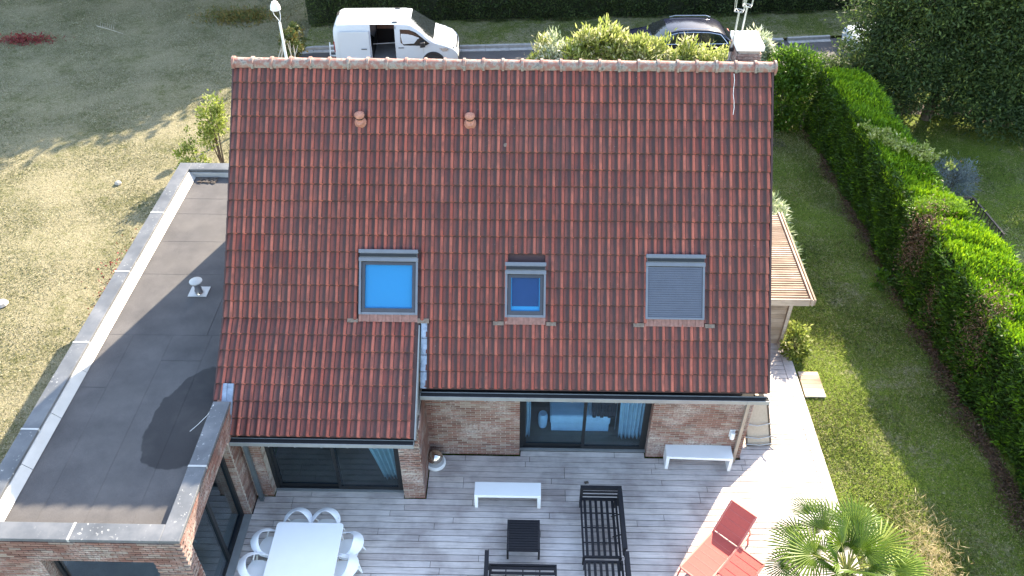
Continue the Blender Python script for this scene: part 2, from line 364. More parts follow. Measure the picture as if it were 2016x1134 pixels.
mb=MB(); pl=[(-3.75,17.0),(40,20.3)]; mb.add([(x,y,GZ+.004) for x,y in [(-3.75,16.4),(13.2,17.4),(19,19.6),(40,21)]+kerbpts[::-1]],[tuple(range(12))]); structure('road',mb,M['asphalt'])
mb=MB(); mb.add([(x,y,GZ+.11) for x,y in kerbpts]+[(x,y+5,GZ+.16) for x,y in kerbpts],[(i,i+1,i+9,i+8) for i in range(7)]); structure('grass_verge',mb,M['verge'])
kb=bpy.data.objects.new('kerb',MB().box(-3.75,21.7,GZ-.1,-3.7,21.75,GZ).mesh('kerb_end',M['concrete'])); link(kb,None,(0,0,0)); kb['kind']='structure'
ks=0
for i in range(len(kerbpts)-1):
    a=Vector((*kerbpts[i],GZ+.055)); b=Vector((*kerbpts[i+1],GZ+.055)); L=(b-a).length; n=max(1,round(L/1.0)); d=(b-a)/n
    for k in range(n):
        if b.x>34: continue
        p0=a+d*k+d.normalized()*.006; p1=a+d*(k+1)-d.normalized()*.006
        m=MB().beam(p0-Vector((0,.02,0)),p1-Vector((0,.02,0)),.15,.155); m.beam(p0+Vector((0,-.24,-.045)),p1+Vector((0,-.24,-.045)),.26,.03)
        if abs((p0.x+p1.x)/2-16.8)<.55: continue
        part('kerbstone',m,M['concrete'],kb)
dg=thing('drain_inlet','dark kerb drain opening in the concrete gutter right of the chimney','drain',(16.8,23.05,GZ))
part('inlet_frame',MB().box(16.25,22.98,GZ,17.35,23.2,GZ+.13).box(16.25,22.72,GZ,16.35,22.98,GZ+.03).box(17.25,22.72,GZ,17.35,22.98,GZ+.03),M['concrete'],dg)
part('opening',MB().box(16.36,22.74,GZ+.006,17.24,22.976,GZ+.018),M['dark'],dg)
mh=MB().lathe((16.9,21.55,GZ+.0),[(.36,0),(.36,.012),(.33,.012),(.32,.009)],28); tagm(part('manhole_cover',mh,M['asphalt']),'round manhole cover in the road right of the chimney','manhole cover')

# ------------------------------------------------------------------ brick laying
def rect_sub(u0,u1,z,h,op):
    segs=[(u0,u1)]
    for a,b,c,d in op:
        if z+h>c and z<d:
            new=[]
            for p,q in segs:
                if b<=p or a>=q: new.append((p,q)); continue
                if p<a: new.append((p,a))
                if q>b: new.append((b,q))
            segs=new
    return segs
class Bricks:
    def __init__(s): s.items=[]
    def wall(s,o,ud,nd,L,z0,z1,op=(),slope=None):
        ud=Vector(ud);nd=Vector(nd);o=Vector(o);n=int((z1-z0)/.065)
        for c in range(n):
            z=z0+c*.065+.004; off=(c%2)*.11
            for a,b in rect_sub(0,L,z,.055,op):
                u=math.floor((a-off)/.22)*.22+off
                while u<b:
                    p=max(u,a);q=min(u+.21,b)
                    if q-p>.03:
                        s.items.append((o+ud*(p+q)/2+Vector((0,0,z+.0265)),ud,nd,(q-p)))
                    u+=.22
    def build(s,parent,mat,seed,exclude=None,groups=10):
        rr=random.Random(seed)
        var=[]
        for k in range(groups):
            var.append(MB().box(-.105,-.02,-.0245,.105,.0,.0245,t=rr.random()).mesh('brick',mat))
        it=sorted(s.items,key=lambda q:((q[0]-CAM).length if q[3]>.15 else 1e3))
        rest=MB(); cnt=0
        for c,ud,nd,L in it:
            jit=rr.uniform(-.003,.002); c2=c+nd*jit
            if cnt<300 and L>.15:
                rz=math.atan2(ud.y,ud.x); o=piece('brick',rr.choice(var),parent,c2,(0,0,rz),(L/.21,1,1)); cnt+=1
            else: rest.obox(c2-nd*.01,ud*L/2,nd*.01,Vector((0,0,.0245)),rr.random())
        part('brickwork',rest,mat,parent,kind='stuff')
X=(1,0,0);NX=(-1,0,0);Y=(0,1,0);NY=(0,-1,0)
# ------------------------------------------------------------------ house
W=11.12; YE,ZE,YR,ZR=-.541,2.762,3.874,7.90
house=thing('brick_house','brick house with steep red clay tile roof, three roof windows and sliding garden doors','house',(5.5,1.5,0))
wallm=MB()
for b in [(4.06,.007,0,6.0,.32,2.62),(8.947,.007,0,11.113,.32,2.62),(6.0,.007,2.22,8.94,.32,2.62),
          (.10,-1.243,0,.54,-.9,2.3),(3.46,-1.243,0,3.913,-.9,2.3),(.54,-1.243,2.1,3.46,-.9,2.3)]: wallm.box(*b)
wallm.box(3.6,-.9,0,3.913,.02,2.42); wallm.box(3.6,.02,0,4.06,.32,2.7)
part('wall',wallm,M['mortar'],house)
gw=MB()
for xx in (W-.3,.0):
    gw.add([(x_,y_,z_) for x_ in (xx,xx+.28) for y_,z_ in ((.33,0),(7.9,0),(7.9,3.0),(YR,ZR-.2),(.33,3.55))],[(0,1,2,3,4),(9,8,7,6,5),(0,5,6,1),(1,6,7,2),(2,7,8,3),(3,8,9,4),(4,9,5,0)])
gw.box(.28,7.6,0,W-.3,7.88,3.0); part('gable_wall',gw,M['brickwall'],house)
im=MB().box(.3,-.898,-.05,3.58,2.5,-.012).box(4.08,.322,-.05,W-.32,3.6,-.012); part('interior_floor',im,M['floor'],house)
im=MB().box(.3,2.3,0,3.58,2.4,2.3).box(4.08,3.5,0,W-.32,3.6,2.6).box(.285,-.89,2.32,3.58,2.4,2.36).box(4.08,.33,2.63,W-.32,3.6,2.66); part('interior_wall',im,M['plaster'],house)
bk=Bricks()
bk.wall((3.92,0,0),X,NY,7.18,0,2.6,[(2.08,5.02,0,2.25)])
bk.wall((.17,-1.25,0),X,NY,3.75,0,2.3,[(.37,3.29,0,2.12)])
bk.wall((3.92,-1.25,0),Y,X,1.25,0,2.45)
bk.wall((8.94,.33,0),NY,NX,.31,0,2.25); bk.wall((.54,-1.23,0),Y,X,.31,0,2.12)
bk.wall((W,.0,0),Y,X,3.0,0,2.6)
bk.build(house,M['brick'],3)
# roof
roof=MB(); SC=Vector((0,YR-YE,ZR-ZE)); SL=SC.length; S=SC/SL; N=Vector((0,-S.z,S.y)); O=Vector((0,YE,ZE))
G=.35; TW=.1922; XO=-.04; SK=1.45
K=O+S*SK; E2=Vector((0,-1.53,2.405)); S2=(K-E2); L2=S2.length; S2=S2/L2; N2=Vector((0,-S2.z,S2.y)); G2=L2/7
def slab(mb,o,s,n,x0,x1,s0,s1,t0,t1):
    c=o+s*(s0+s1)/2+n*(t0+t1)/2; c.x=(x0+x1)/2; mb.obox(c,(abs(x1-x0)/2,0,0),s*(s1-s0)/2,n*(t1-t0)/2)
slab(roof,O,S,N,XO,W,SK,SL-.02,-.16,-.012); slab(roof,O,S,N,3.94,W,.03,SK-.001,-.16,-.012); slab(roof,E2,S2,N2,.0,3.9,.03,L2-.002,-.14,-.012)
bs=MB(); rb=[(XO,YR,ZR-.05),(W,YR,ZR-.05),(W,8.3,2.9),(XO,8.3,2.9)]
roof.add(rb+[(a,b,c-.14) for a,b,c in rb],[(0,1,2,3),(7,6,5,4),(0,4,5,1),(1,5,6,2),(2,6,7,3),(3,7,4,0)])
ro=part('roof',roof,M['tile'],house)
PU=[0,.06,.40,.54,.63,.70,.78,.86,.93,1.0,1.03]; PZ=[.004,.0,.0,.004,.020,.035,.043,.039,.026,.009,.003]
def flare(x,z):
    sh=-.20*max(0,(ZR-z)/(ZR-2.4))**1.2; return x+sh*max(0,1-(x-XO)/3.8), 1+(-sh/3.8 if x<XO+3.8 else 0)
def tile_geo(mb,o,s,n,x,s0,L,tint,half=None,jit=0,dn=0):
    us=PU; zs=PZ; vs=[];fs=[];uu=[]
    m=len(us)
    for (sv,nb) in ((s0+.030,.055+dn),(s0+L,.004+dn)):
        for u,z in zip(us,zs):
            vs.append(o+s*(sv+ (jit*(u-.5) if sv==s0+.030 else 0))+n*(nb+z)+Vector((x+u*TW,0,0))); uu.append(u)
    for u,z in zip(us,zs): vs.append(o+s*(s0+jit*(u-.5))+n*(.055+dn+z-.038)+Vector((x+u*TW,0,0))); uu.append(.57)  # nose takes the dark tone: course-line shade painted in along with dirt
    for i in range(m-1): fs.append((i,i+1,m+i+1,m+i)); fs.append((2*m+i,2*m+i+1,i+1,i))
    # right-hand side lip of the roll
    a=len(vs); vs.append(o+s*s0+n*(.012+dn)+Vector((x+1.03*TW,0,0))); vs.append(o+s*(s0+L)+n*(-.004+dn)+Vector((x+1.03*TW,0,0))); uu+= [1,1]
    fs.append((m-1,a,a+1,2*m-1)); mb.add(vs,fs,tint,uu)
wins=[(2.64,3.86,1.57,2.91,'L'),(5.67,6.51,1.55,2.68,'D'),(8.57,9.78,1.55,2.88,'S')]
tiles=[]   # plane id, x, s0, L
for k in range(19):
    s0=.05+G*k; L=min(G+.05,SL-.03-s0)
    if L<.1: continue
    for i in range(58):
        x=XO+TW*i; xc=x+TW/2; 
        if s0<SK-.05 and xc<4.0: continue
        if any(a-.03<xc<b+.03 and s0>=SK-.05 and s0<d-.12 for a,b,c,d,_ in wins): continue
        tiles.append((0,x,s0,L))
for k in range(7):
    for i in range(20):
        x=XO+TW*i-.0
        if k<2 and i<2: continue
        tiles.append((1,x,G2*k,min(G2+.05,L2-G2*k)))
rr=random.Random(5)
def tp(t):
    o,s=(O,S) if t[0]==0 else (E2,S2); return o+s*t[2]+Vector((t[1],0,0))
tiles.sort(key=lambda t:(tp(t)-CAM).length)
tv=[]
for k in range(14):
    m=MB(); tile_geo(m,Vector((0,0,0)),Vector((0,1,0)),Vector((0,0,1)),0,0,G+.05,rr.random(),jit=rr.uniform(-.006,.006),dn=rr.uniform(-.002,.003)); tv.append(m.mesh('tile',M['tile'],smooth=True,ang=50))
a1=math.atan2(S.z,S.y); a2=math.atan2(S2.z,S2.y); rest=MB()
cnt=0
for t in tiles:
    o,s,n,a=(O,S,N,a1) if t[0]==0 else (E2,S2,N2,a2)
    if cnt<300:
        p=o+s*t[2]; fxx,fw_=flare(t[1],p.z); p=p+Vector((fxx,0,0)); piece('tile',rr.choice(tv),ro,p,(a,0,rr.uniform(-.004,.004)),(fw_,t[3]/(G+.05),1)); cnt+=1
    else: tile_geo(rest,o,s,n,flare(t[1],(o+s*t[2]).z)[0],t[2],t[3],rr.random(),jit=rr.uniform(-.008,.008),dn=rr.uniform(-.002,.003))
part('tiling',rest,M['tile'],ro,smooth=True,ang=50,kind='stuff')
# verge strips
vm=MB(); slab(vm,O,S,N,W-.005,W+.035,.05,SL,-.10,.05); part('verge_tile',vm,M['tile'],ro)
for k in range(24):
    if k<5: o_,s_,n_,a_,b_=E2,S2,N2,G2*(k+2),G2*(k+3)
    else: o_,s_,n_,a_,b_=O,S,N,SK+G*(k-5),min(SK+G*(k-4),SL)
    if a_>=SL: break
    xf=flare(XO,(o_+s_*(a_+b_)/2).z)[0]; vm=MB(); slab(vm,o_,s_,n_,xf-.035,xf-.001,a_,b_-.004,-.10,.045); part('verge_tile',vm,M['tile'],ro)
# ridge caps
rng=random.Random(9); nr=28; rw=(W+.10)/nr
capv=[]
m=MB(); prof=[]; n=12; vs=[];fs=[]
for j,(xx,rad) in enumerate([(0,.150),(.05,.152),(.055,.128),(.42,.118)]):
    for k in range(n+1):
        a=math.pi*(-.12+1.24*k/n); vs.append((xx,math.cos(a)*rad,math.sin(a)*rad))
for j in range(3):
    for k in range(n): fs.append((j*(n+1)+k,(j+1)*(n+1)+k,(j+1)*(n+1)+k+1,j*(n+1)+k+1))
fs.append(tuple(range(n+1))); m.add(vs,fs); capme=m.mesh('ridge_tile',M['ridge'],smooth=True)
for i in range(nr): piece('ridge_tile',capme,ro,(-.07+rw*i,YR,ZR+.0+rng.uniform(-.004,.004)),(0,0,rng.uniform(-.006,.006)),(rw/.40,1,1))
part('ridge_end_disc',MB().lathe((W+.04,YR,ZR),[(.155,0),(.155,.04),(.13,.05)],20,ax=(1,0,0)),M['ridge'],ro,smooth=True)
# mortar and strips on the extension verge, lead flashing
mv=MB(); slab(mv,E2,S2,N2,3.80,3.885,0,L2,-.02,.028); part('verge_fillet',mv,M['tile'],ro,label='speckled half tile strip along the lower roof edge')
mv=MB(); slab(mv,E2,S2,N2,3.888,3.912,-.03,L2-.1,-.16,.045); part('verge_trim',mv,M['gutter'],ro)
for k in range(4):
    m=MB(); s0=.05+.35*k; nn=4
    for q in range(6):
        x0=3.935+.125*q/6; x1=3.935+.125*(q+1)/6; h=.03+.028*math.sin(math.pi*(q+.5)/6)+.006*rng.random()
        slab(m,O,S,N,x0,x1,s0-.0,s0+.335,.0,h)
    part('lead_sheet',m,M['lead'],ro)
m=MB(); slab(m,O,S,N,3.86,4.10,1.40,1.50,.02,.07); part('flashing_cap',m,M['mortar_patch'],ro)
# lead at the foot of the left verge
m=MB(); slab(m,E2,S2,N2,-.05,.165,2*G2-.28,2*G2+.36,.05,.105); slab(m,E2,S2,N2,-.02,.04,2*G2-.25,2*G2+.36,.105,.125); slab(m,E2,S2,N2,.04,.165,.0,2*G2-.27,.0,.04)
part('lead_soaker',m,M['lead'],ro)
# roof vents
for (vx,vy) in ((2.62,3.08),(4.90,3.08)):
    base=O+S*((vy-YE)/S.y); base=Vector((vx,base.y,base.z))
    m=MB(); m.lathe(base+N*.02,[(.13,0),(.12,.03),(.085,.08),(.08,.12)],18,ax=N)
    c=base+N*.03; m.lathe(c,[(.085,0),(.085,.11),(.07,.11),(.06,.17)],18,ax=(0,-.15,1)); v=part('roof_vent',m,M['ventclay'],house,smooth=True)
    part('vent_slot',MB().lathe(c+Vector((0,-.015,.10)),[(.078,0),(.078,.06)],18),M['dark'],v)
    part('vent_cap',MB().lathe(c+Vector((0,-.02,.145)),[(.09,0),(.105,.03),(.10,.07),(.06,.10),(.01,.11)],20,ax=(0,-.15,1)),M['ventclay'],v,smooth=True,ang=60)
d0=O+S*((2.79-YE)/S.y); m=MB().lathe(Vector((5.64,d0.y,d0.z))+N*.055,[(.04,0),(.04,.01)],14,ax=N); part('lichen_disc',m,M['mortar_patch'],ro)
m=MB(); pp=[O+S*(SL-.15-.14*k)+N*.075+Vector((10.33+.012*math.sin(k*1.7),0,0)) for k in range(7)]; m.tube(pp,.006,5); part('aerial_cable',m,M['cap'],house)
# roof windows
def roofwin(x0,x1,s0,s1,kind):
    c=O+S*s0; m=MB()
    hb=.24
    def bx(mb,a,b,c_,d,e,f): slab(mb,O,S,N,a,b,c_,d,e,f)
    m=MB(); bx(m,x0,x0+.045,s0,s1-hb,0,.10); bx(m,x1-.045,x1,s0,s1-hb,0,.10); 
    if kind!='S':
        bx(m,x0+.045,x1-.045,s0,s0+.05,0,.075); m0=m; m=MB(); sashm=m
        bx(m,x0+.055,x0+.12,s0+.055,s1-hb-.01,0,.07); bx(m,x1-.12,x1-.055,s0+.055,s1-hb-.01,0,.07); bx(m,x0+.12,x1-.12,s0+.055,s0+.13,0,.07); bx(m,x0+.12,x1-.12,s1-hb-.07,s1-hb-.01,0,.07); m=m0
    else: bx(m,x0+.045,x1-.045,s0,s0+.04,0,.10)
    wn=part('roof_window',m,M['skyframe'],house,label={'L':'roof window with light blue blind behind the glass','D':'smallest roof window with deep blue blind','S':'roof window with closed grey roller shutter'}[kind])
    if kind!='S': part('sash',sashm,M['sash'],wn)
    m=MB(); bx(m,x0-.005,x1+.005,s1-hb,s1-hb+.085,0,.125); bx(m,x0-.005,x1+.005,s1-.07,s1+.01,0,.15); bx(m,x0+.015,x1-.015,s1-hb+.085,s1-.07,0,.135); part('shutter_box',m,M['skyframe'],wn,bevel=.008)
    m=MB(); bx(m,x0+.02,x1-.02,s1-hb+.095,s1-.08,.13,.139); part('solar_panel',m,M['anth'],wn)
    if kind=='S':
        ns=22; hh=(s1-hb-s0-.05)/ns
        me=None
        for k in range(ns):
            m=MB(); a=s0+.042+hh*k
            bx(m,x0+.05,x1-.05,a,a+hh*.45,.05,.078); bx(m,x0+.05,x1-.05,a+hh*.45,a+hh*.9,.05,.088); part('shutter_slat',m,M['shutter'],wn)
    else:
        m=MB(); bx(m,x0+.121,x1-.121,s0+.131,s1-hb-.071,.040,.048); part('pane',m,M['clear'],wn)
        m=MB(); mat=M['blindL'] if kind=='L' else M['blindD']; bx(m,x0+.121,x1-.121,s0+.131+(.10 if kind=='D' else 0),s1-hb-.071,.012,.022); part('blind',m,mat,wn)
        if kind=='D':
            m=MB(); bx(m,x0+.121,x1-.121,s0+.131,s0+.228,.012,.026); bx(m,x0+.121,x0+.14,s0+.228,s1-hb-.071,.024,.03); bx(m,x1-.14,x1-.121,s0+.228,s1-hb-.071,.024,.03); part('sky_reflection_bar',m,M['blindL'],wn)  # light blue strips paint the sky reflected around the pane
    # pleated apron
    m=MB(); npl=int((x1-x0+.0)/.055)
    for q in range(npl):
        a=x0+(x1-x0)*q/npl; b=x0+(x1-x0)*(q+1)/npl; h=.055+.016*(q%3==0)+.004*rng.random(); bx(m,a,b,s0-.15,s0+.005,.02,h)
    part('apron',m,M['apron'],wn)
    m=MB(); bx(m,x0-.24,x0-.02,s0-.17,s0-.09,.03,.062); bx(m,x1+.02,x1+.22,s0-.17,s0-.09,.03,.062); part('apron_fillet',m,M['mortar_patch'],wn)
for a in wins: roofwin(*a)
# gutters, eaves, pipes
def gutter(x0,x1,y1,z,n):
    m=MB(); m.box(x0,y1-.145,z-.09,x1,y1-.133,z+.012); m.box(x0,y1-.133,z-.09,x1,y1,z-.08); m.box(x0,y1-.012,z-.08,x1,y1,z+.005); m.box(x0,y1-.133,z-.08,x0+.01,y1-.012,z); m.box(x1-.01,y1-.133,z-.08,x1,y1-.012,z)
    g=part('gutter',m,M['gutter'],house); m=MB().box(x0+.012,y1-.131,z-.078,x1-.012,y1-.014,z-.012); part('gutter_shade_fill',m,M['dark'],g)  # solid dark box paints the shade inside the gutter trough
    for k in range(n):
        x=x0+(x1-x0)*(k+.5)/n; part('gutter_bracket',MB().box(x-.012,y1-.152,z-.1,x+.012,y1-.146,z+.016),M['gutter'],g)
gutter(3.93,W+.03,YE+.0,ZE-.04,8); gutter(.14,3.88,-1.53,2.36,7)
m=MB().box(3.93,YE+.005,2.56,W-.01,-.005,2.60).box(.24,-1.525,2.21,3.88,-1.255,2.24); part('soffit',m,M['dark'],house)
m=MB().box(10.915,-.135,0,10.985,-.065,2.5).beam((10.95,-.1,2.48),(10.95,-.55,2.66),.07,.07); part('downpipe',m,M['taupe'],house,label='taupe square downpipe at the right house corner')
m=MB().box(.26,-1.40,0,.34,-1.32,2.05).beam((.30,-1.36,2.03),(.24,-1.55,2.26),.08,.08).box(.245,-1.415,.1,.355,-1.30,.14); part('downpipe',m,M['slate'],house,label='blue grey downpipe beside the left garden door')
m=MB().tube([(W-.02,.9,2.2),(W+.12,.9,2.2)],.02,8).box(W+.08,.84,2.14,W+.2,.96,2.23); part('security_light',m,M['black'],house)
# sliding doors
def sliding(x0,x1,xm,y,h,label):
    fr=MB(); f=.075
    fr.box(x0,y-.03,0,x0+f,y+.09,h).box(x1-f,y-.03,0,x1,y+.09,h).box(x0+f,y-.03,h-f,x1-f,y+.09,h).box(x0+f,y-.03,0,x1-f,y+.09,.035)
    d=part('sliding_door',fr,M['anth'],house,label=label)
    for a,b,yy in ((x0+f,xm+.04,y+.045),(xm-.04,x1-f,y-.012)):
        m=MB().box(a,yy-.02,.037,a+.065,yy+.02,h-f-.002).box(b-.065,yy-.02,.037,b,yy+.02,h-f-.002).box(a+.065,yy-.02,.037,b-.065,yy+.02,.12).box(a+.065,yy-.02,h-f-.07,b-.065,yy+.02,h-f-.002)
        part('door_sash',m,M['anth'],d); part('pane',MB().box(a+.066,yy-.006,.121,b-.066,yy+.006,h-f-.071),M['glass'],d)
    part('threshold',MB().box(x0,y-.10,-.01,x1,y-.032,.022),M['gutter'],d)
sliding(6.0,8.94,7.48,.33-.1,2.2,'right sliding garden door with pale curtain inside')
sliding(.545,3.45,2.0,-1.02,2.1,'left sliding garden door with grey green curtain inside')
# interior things
def curtain(x0,x1,y,z0,z1,mat,label,gather=None,n=60):
    m=MB(); vs=[];fs=[];rw_=14
    for j in range(rw_+1):
        v=j/rw_; z=z0+(z1-z0)*v
        for i in range(n+1):
            u=i/n; 
            if gather: xl=x0+(gather-x0)*(1-v)**.8; xx=xl+(x1-xl)*u
            else: xx=x0+(x1-x0)*u+.03*math.sin(v*4)
            vs.append((xx,y+.045*math.sin(u*n*.62)+.015*math.sin(u*31+v*5),z))
    for j in range(rw_):
        for i in range(n): k=j*(n+1)+i; fs.append((k,k+1,k+n+2,k+n+1))
    m.add(vs,fs); o=part('curtain',m,mat,None,smooth=True,ang=80); s=o.modifiers.new('solid','SOLIDIFY'); s.thickness=.01; return tagm(o,label,'curtain')
curtain(2.35,3.40,-.72,.02,2.05,M['curtain'],'grey green curtain gathered behind the left garden door',gather=2.95)
curtain(8.28,8.90,.55,.02,2.15,M['curtain2'],'pale blue curtain at the right end of the right garden door',gather=8.35)
curtain(6.06,6.22,.55,.02,2.15,M['curtain2'],'narrow pale curtain at the left edge of the right garden door',n=16)
bd=thing('bed','pale blue bed seen through the right garden door','bed',(7.0,1.4,0))
part('mattress',MB().box(6.72,.72,.25,8.15,2.7,.55),M['bedding'],bd,bevel=.05); part('bed_base',MB().box(6.75,.75,0,8.12,2.68,.248),M['bedding'],bd); part('pillow',MB().box(6.85,2.2,.552,7.4,2.65,.68),M['bedding'],bd,bevel=.06)
dr=thing('clothes_rack','dark clothes hanging behind the right sliding door pane','clothes rack',(7.95,.75,0))
m=MB().tube([(7.62,.8,1.5),(8.3,.8,1.5)],.012,8).tube([(7.64,.8,0),(7.64,.8,1.5)],.012,8).tube([(8.28,.8,0),(8.28,.8,1.5)],.012,8); part('rail',m,M['galv'],dr)
for k in range(6): part('garment',MB().box(7.70+.088*k,.62,.62+.05*(k%2),7.785+.088*k,.98,1.46),M['black'],dr,bevel=.02)
m=MB().lathe((6.55,.9,0),[(.09,0),(.11,.1),(.12,.35),(.09,.45)],16); tagm(part('floor_vase',m,M['bedding'],None,smooth=True),'pale rounded floor vase behind the left pane of the right garden door','vase')
# chimney
m=MB().box(10.53,4.40,6.6,10.97,5.07,8.02); ch=part('chimney',m,M['mortar'],house)
cb=Bricks(); cb.wall((10.51,4.38,7.0),X,NY,.48,0,1.0); cb.wall((10.51,5.09,7.0),NY,NX,.71,0,1.0); cb.wall((10.99,4.38,7.0),Y,X,.71,0,1.0)
bm_=[MB().box(-.105,-.02,-.0265,.105,0,.0265,t=rr.random()).mesh('brick',M['brick']) for _ in range(6)]
for c,ud,nd,L in cb.items: piece('brick',rr.choice(bm_),ch,c+nd*rr.uniform(0,.004),(0,0,math.atan2(ud.y,ud.x)),(L/.21,1,1))
part('chimney_cap',MB().box(10.46,4.33,8.045,11.04,5.14,8.15),M['cap'],ch,bevel=.01)
part('metal_band',MB().box(10.50,4.355,7.62,11.0,4.372,7.67).box(10.485,4.355,7.62,10.498,5.1,7.67),M['galv'],ch)
part('flashing',MB().box(10.47,4.25,7.0,11.03,4.36,7.46),M['lead'],ch)
def mast(x,y,z0,z1,lean,label):
    t=thing('antenna_mast',label,'antenna',(x,y,z0)); part('pole',MB().tube([(x,y,z0),(x+lean,y,z1)],.022,8),M['galv'],t,smooth=True)
    m=MB(); c=Vector((x+lean,y,z1))
    for k in range(4):
        a=k*math.pi/2+.4; p=Vector((math.cos(a),math.sin(a),0)); q=Vector((math.cos(a+math.pi/2),math.sin(a+math.pi/2),0))
        m.tube([c,c+p*.12+Vector((0,0,.03)),c+p*.16+Vector((0,0,.42))],.008,5); m.tube([c+p*.16+Vector((0,0,.42)),c+q*.16+Vector((0,0,.42))],.008,5); m.tube([c+p*.12+Vector((0,0,.03)),c+q*.12+Vector((0,0,.03))],.008,5)
    part('wire_cage',m,M['galv'],t)
    part('clamp',MB().box(x-.07,y-.06,z0+.1,x+.04,y+.02,z0+.2).box(x-.04,y-.05,z0+.42,x+.04,y+.03,z0+.5),M['black'],t)
mast(10.44,4.75,7.45,8.72,.03,'thin antenna mast clamped to the left side of the chimney'); mast(10.72,5.28,7.4,8.62,.04,'thicker antenna mast rising behind the chimney cap')
# wall lamp
wl=thing('wall_lamp','small white wall lamp on the brick wall above the right bench','lamp',(10.78,-.02,.95))
part('back_plate',MB().box(10.74,-.018,.80,10.86,.0,1.02),M['whitepl'],wl); part('lamp_body',MB().lathe((10.80,-.07,.80),[(.05,0),(.055,.02),(.055,.19),(.04,.21)],16),M['whitepl'],wl,smooth=True)

# ------------------------------------------------------------------ flat roofed wing
wing=thing('brick_wing','flat roofed brick wing with dark felt roof and zinc coping left of the tiled roof','building',(-1.7,1.5,0))
xl,xr,yf,yb,zp=-3.67,.16,-4.33,7.71,3.02; cw=.34
m=MB()
m.box(xl+.04,yf+.007,0,-2.507,yf+.3,2.93).box(-.45,yf+.007,0,xr-.007,yf+.3,2.93).box(-2.507,yf+.007,2.32,-.45,yf+.3,2.93)
m.box(-.14,yf+.3,2.42,xr-.007,-1.25,2.93).box(-.14,yf+.3,0,xr-.007,-4.02,2.42).box(-.14,-1.733,0,xr-.007,-1.25,2.42)
part('wall',m,M['mortar'],wing)
m=MB().box(xl+.02,yf+.3,0,xl+.3,yb-.02,2.93).box(xl+.3,yb-.3,0,xr-.02,yb-.02,2.93).box(-.14,-1.25,2.42,.14,-1.0,2.9); part('plain_wall',m,M['brickwall'],wing)
m=MB().box(xl+.3,yf+.3,2.60,-.05,yb-.3,2.78); part('roof_membrane',m,M['membrane'],wing)
# membrane laps: slightly proud strips
for (x0,y0,x1,y1) in [(-2.9,-3.95,-1.9,.98),(-1.9,-3.95,-.95,1.0),(-.95,-3.95,-.06,.99),(-3.2,.99,-.06,2.0),(-3.2,1.0,-2.4,7.3)]:
    pass
m=MB()
for x in (-2.62,-1.75,-.88):
    m.box(x,-3.95,2.7802,x+.008,.99,2.7835)
for y in (.99,3.1,4.4,5.6,6.3): m.box(-3.2,y,2.7803,-.06,y+.008,2.7835)
m.box(-1.74,.2,2.7804,-.89,.214,2.787); m.box(-1.0,1.0,2.7804,-.988,3.1,2.787); m.box(-3.2,-.6,2.7804,-2.62,-.586,2.787)
part('felt_lap',m,M['membrane'],wing)
def coping(a,b,w_,dirx):
    pass
def cop(x0,y0,x1,y1,nseg,along):
    for k in range(nseg):
        if along=='y': a=y0+(y1-y0)*k/nseg; b=y0+(y1-y0)*(k+1)/nseg; m=MB().box(x0,a+.003,zp-.075,x1,b-.003,zp); j=MB().box(x0-.004,b-.02,zp-.07,x1+.004,b+.02,zp+.008)
        else: a=x0+(x1-x0)*k/nseg; b=x0+(x1-x0)*(k+1)/nseg; m=MB().box(a+.003,y0,zp-.075,b-.003,y1,zp); j=MB().box(b-.02,y0-.004,zp-.07,b+.02,y1+.004,zp+.008)
        part('coping',m,M['zinc'],wing,bevel=.006)
        if k<nseg-1: part('coping_joint',j,M['alu'],wing)
cop(xl-.02,yf-.02,xl-.02+cw,yb+.02,5,'y'); cop(xr+.02-cw,yf-.02,xr+.02,-1.15,2,'y')
cop(xl-.02+cw,yf-.02,xr+.02-cw,yf-.02+cw,2,'x'); cop(xl-.02+cw,yb-cw+.02,-.05,yb+.02,1,'x')
nn=9
for k in range(nn):
    a=yf+cw+(yb-yf-2*cw)*k/nn; b=yf+cw+(yb-yf-2*cw)*(k+1)/nn; x=xl+cw-.018
    m=MB(); m.add([(x,a+.006,zp-.06),(x,b-.006,zp-.06),(x+.02,b-.006,zp-.06),(x+.17,b-.006,2.80),(x+.17,a+.006,2.80),(x+.02,a+.006,zp-.06),(x,a+.006,2.79),(x,b-.006,2.79)],[(0,5,2,1),(5,4,3,2),(0,6,4,5),(1,2,3,7),(0,1,7,6)])
    part('upstand_flashing',m,M['alu'],wing)
part('upstand_strip',MB().box(xl+cw,yb-cw-.02,2.79,-.06,yb-cw+.015,2.93),M['alu'],wing)
dk=MB()
for k in range(60):
    x=-3.05+rng.random()*.5; y=7.05+rng.random()*.22; dk.obox((x,y,2.80+rng.random()*.03),(.03,0,.004),(0,.02,.003),(0,0,.004))
tagm(part('dead_leaves',dk,M['soil']),'pile of dark dead leaves in the far corner of the flat roof','dead leaves')['kind']='stuff'
vp=thing('roof_vent_pipe','shiny metal roof vent on a white square base on the flat roof','roof vent',(-1.55,2.45,2.78))
vx,vy,vz=-1.62,2.42,2.786
part('base_plate',MB().box(vx-.20,vy-.14,vz,vx+.24,vy+.22,vz+.012),M['alu'],vp); part('collar',MB().lathe((vx+.02,vy+.03,vz+.012),[(.12,0),(.075,.12),(.065,.26)],18),M['chrome'],vp,smooth=True)
part('vent_cap',MB().lathe((vx+.02,vy+.03,vz+.27),[(.06,0),(.145,.05),(.15,.075),(.06,.11),(.01,.115)],22),M['alu'],vp,smooth=True)
m=MB().tube([(-.12,-1.25,3.03),(-.2,-1.45,2.95),(-.38,-1.6,2.83),(-.5,-1.75,2.80)],.005,6); tagm(part('loose_cable',m,M['cap']),'short pale loose cable over the flat roof coping','cable')
bk=Bricks()
bk.wall((xl,yf,0),X,NY,xr-xl,0,2.93,[(1.17,3.22,0,2.32)])
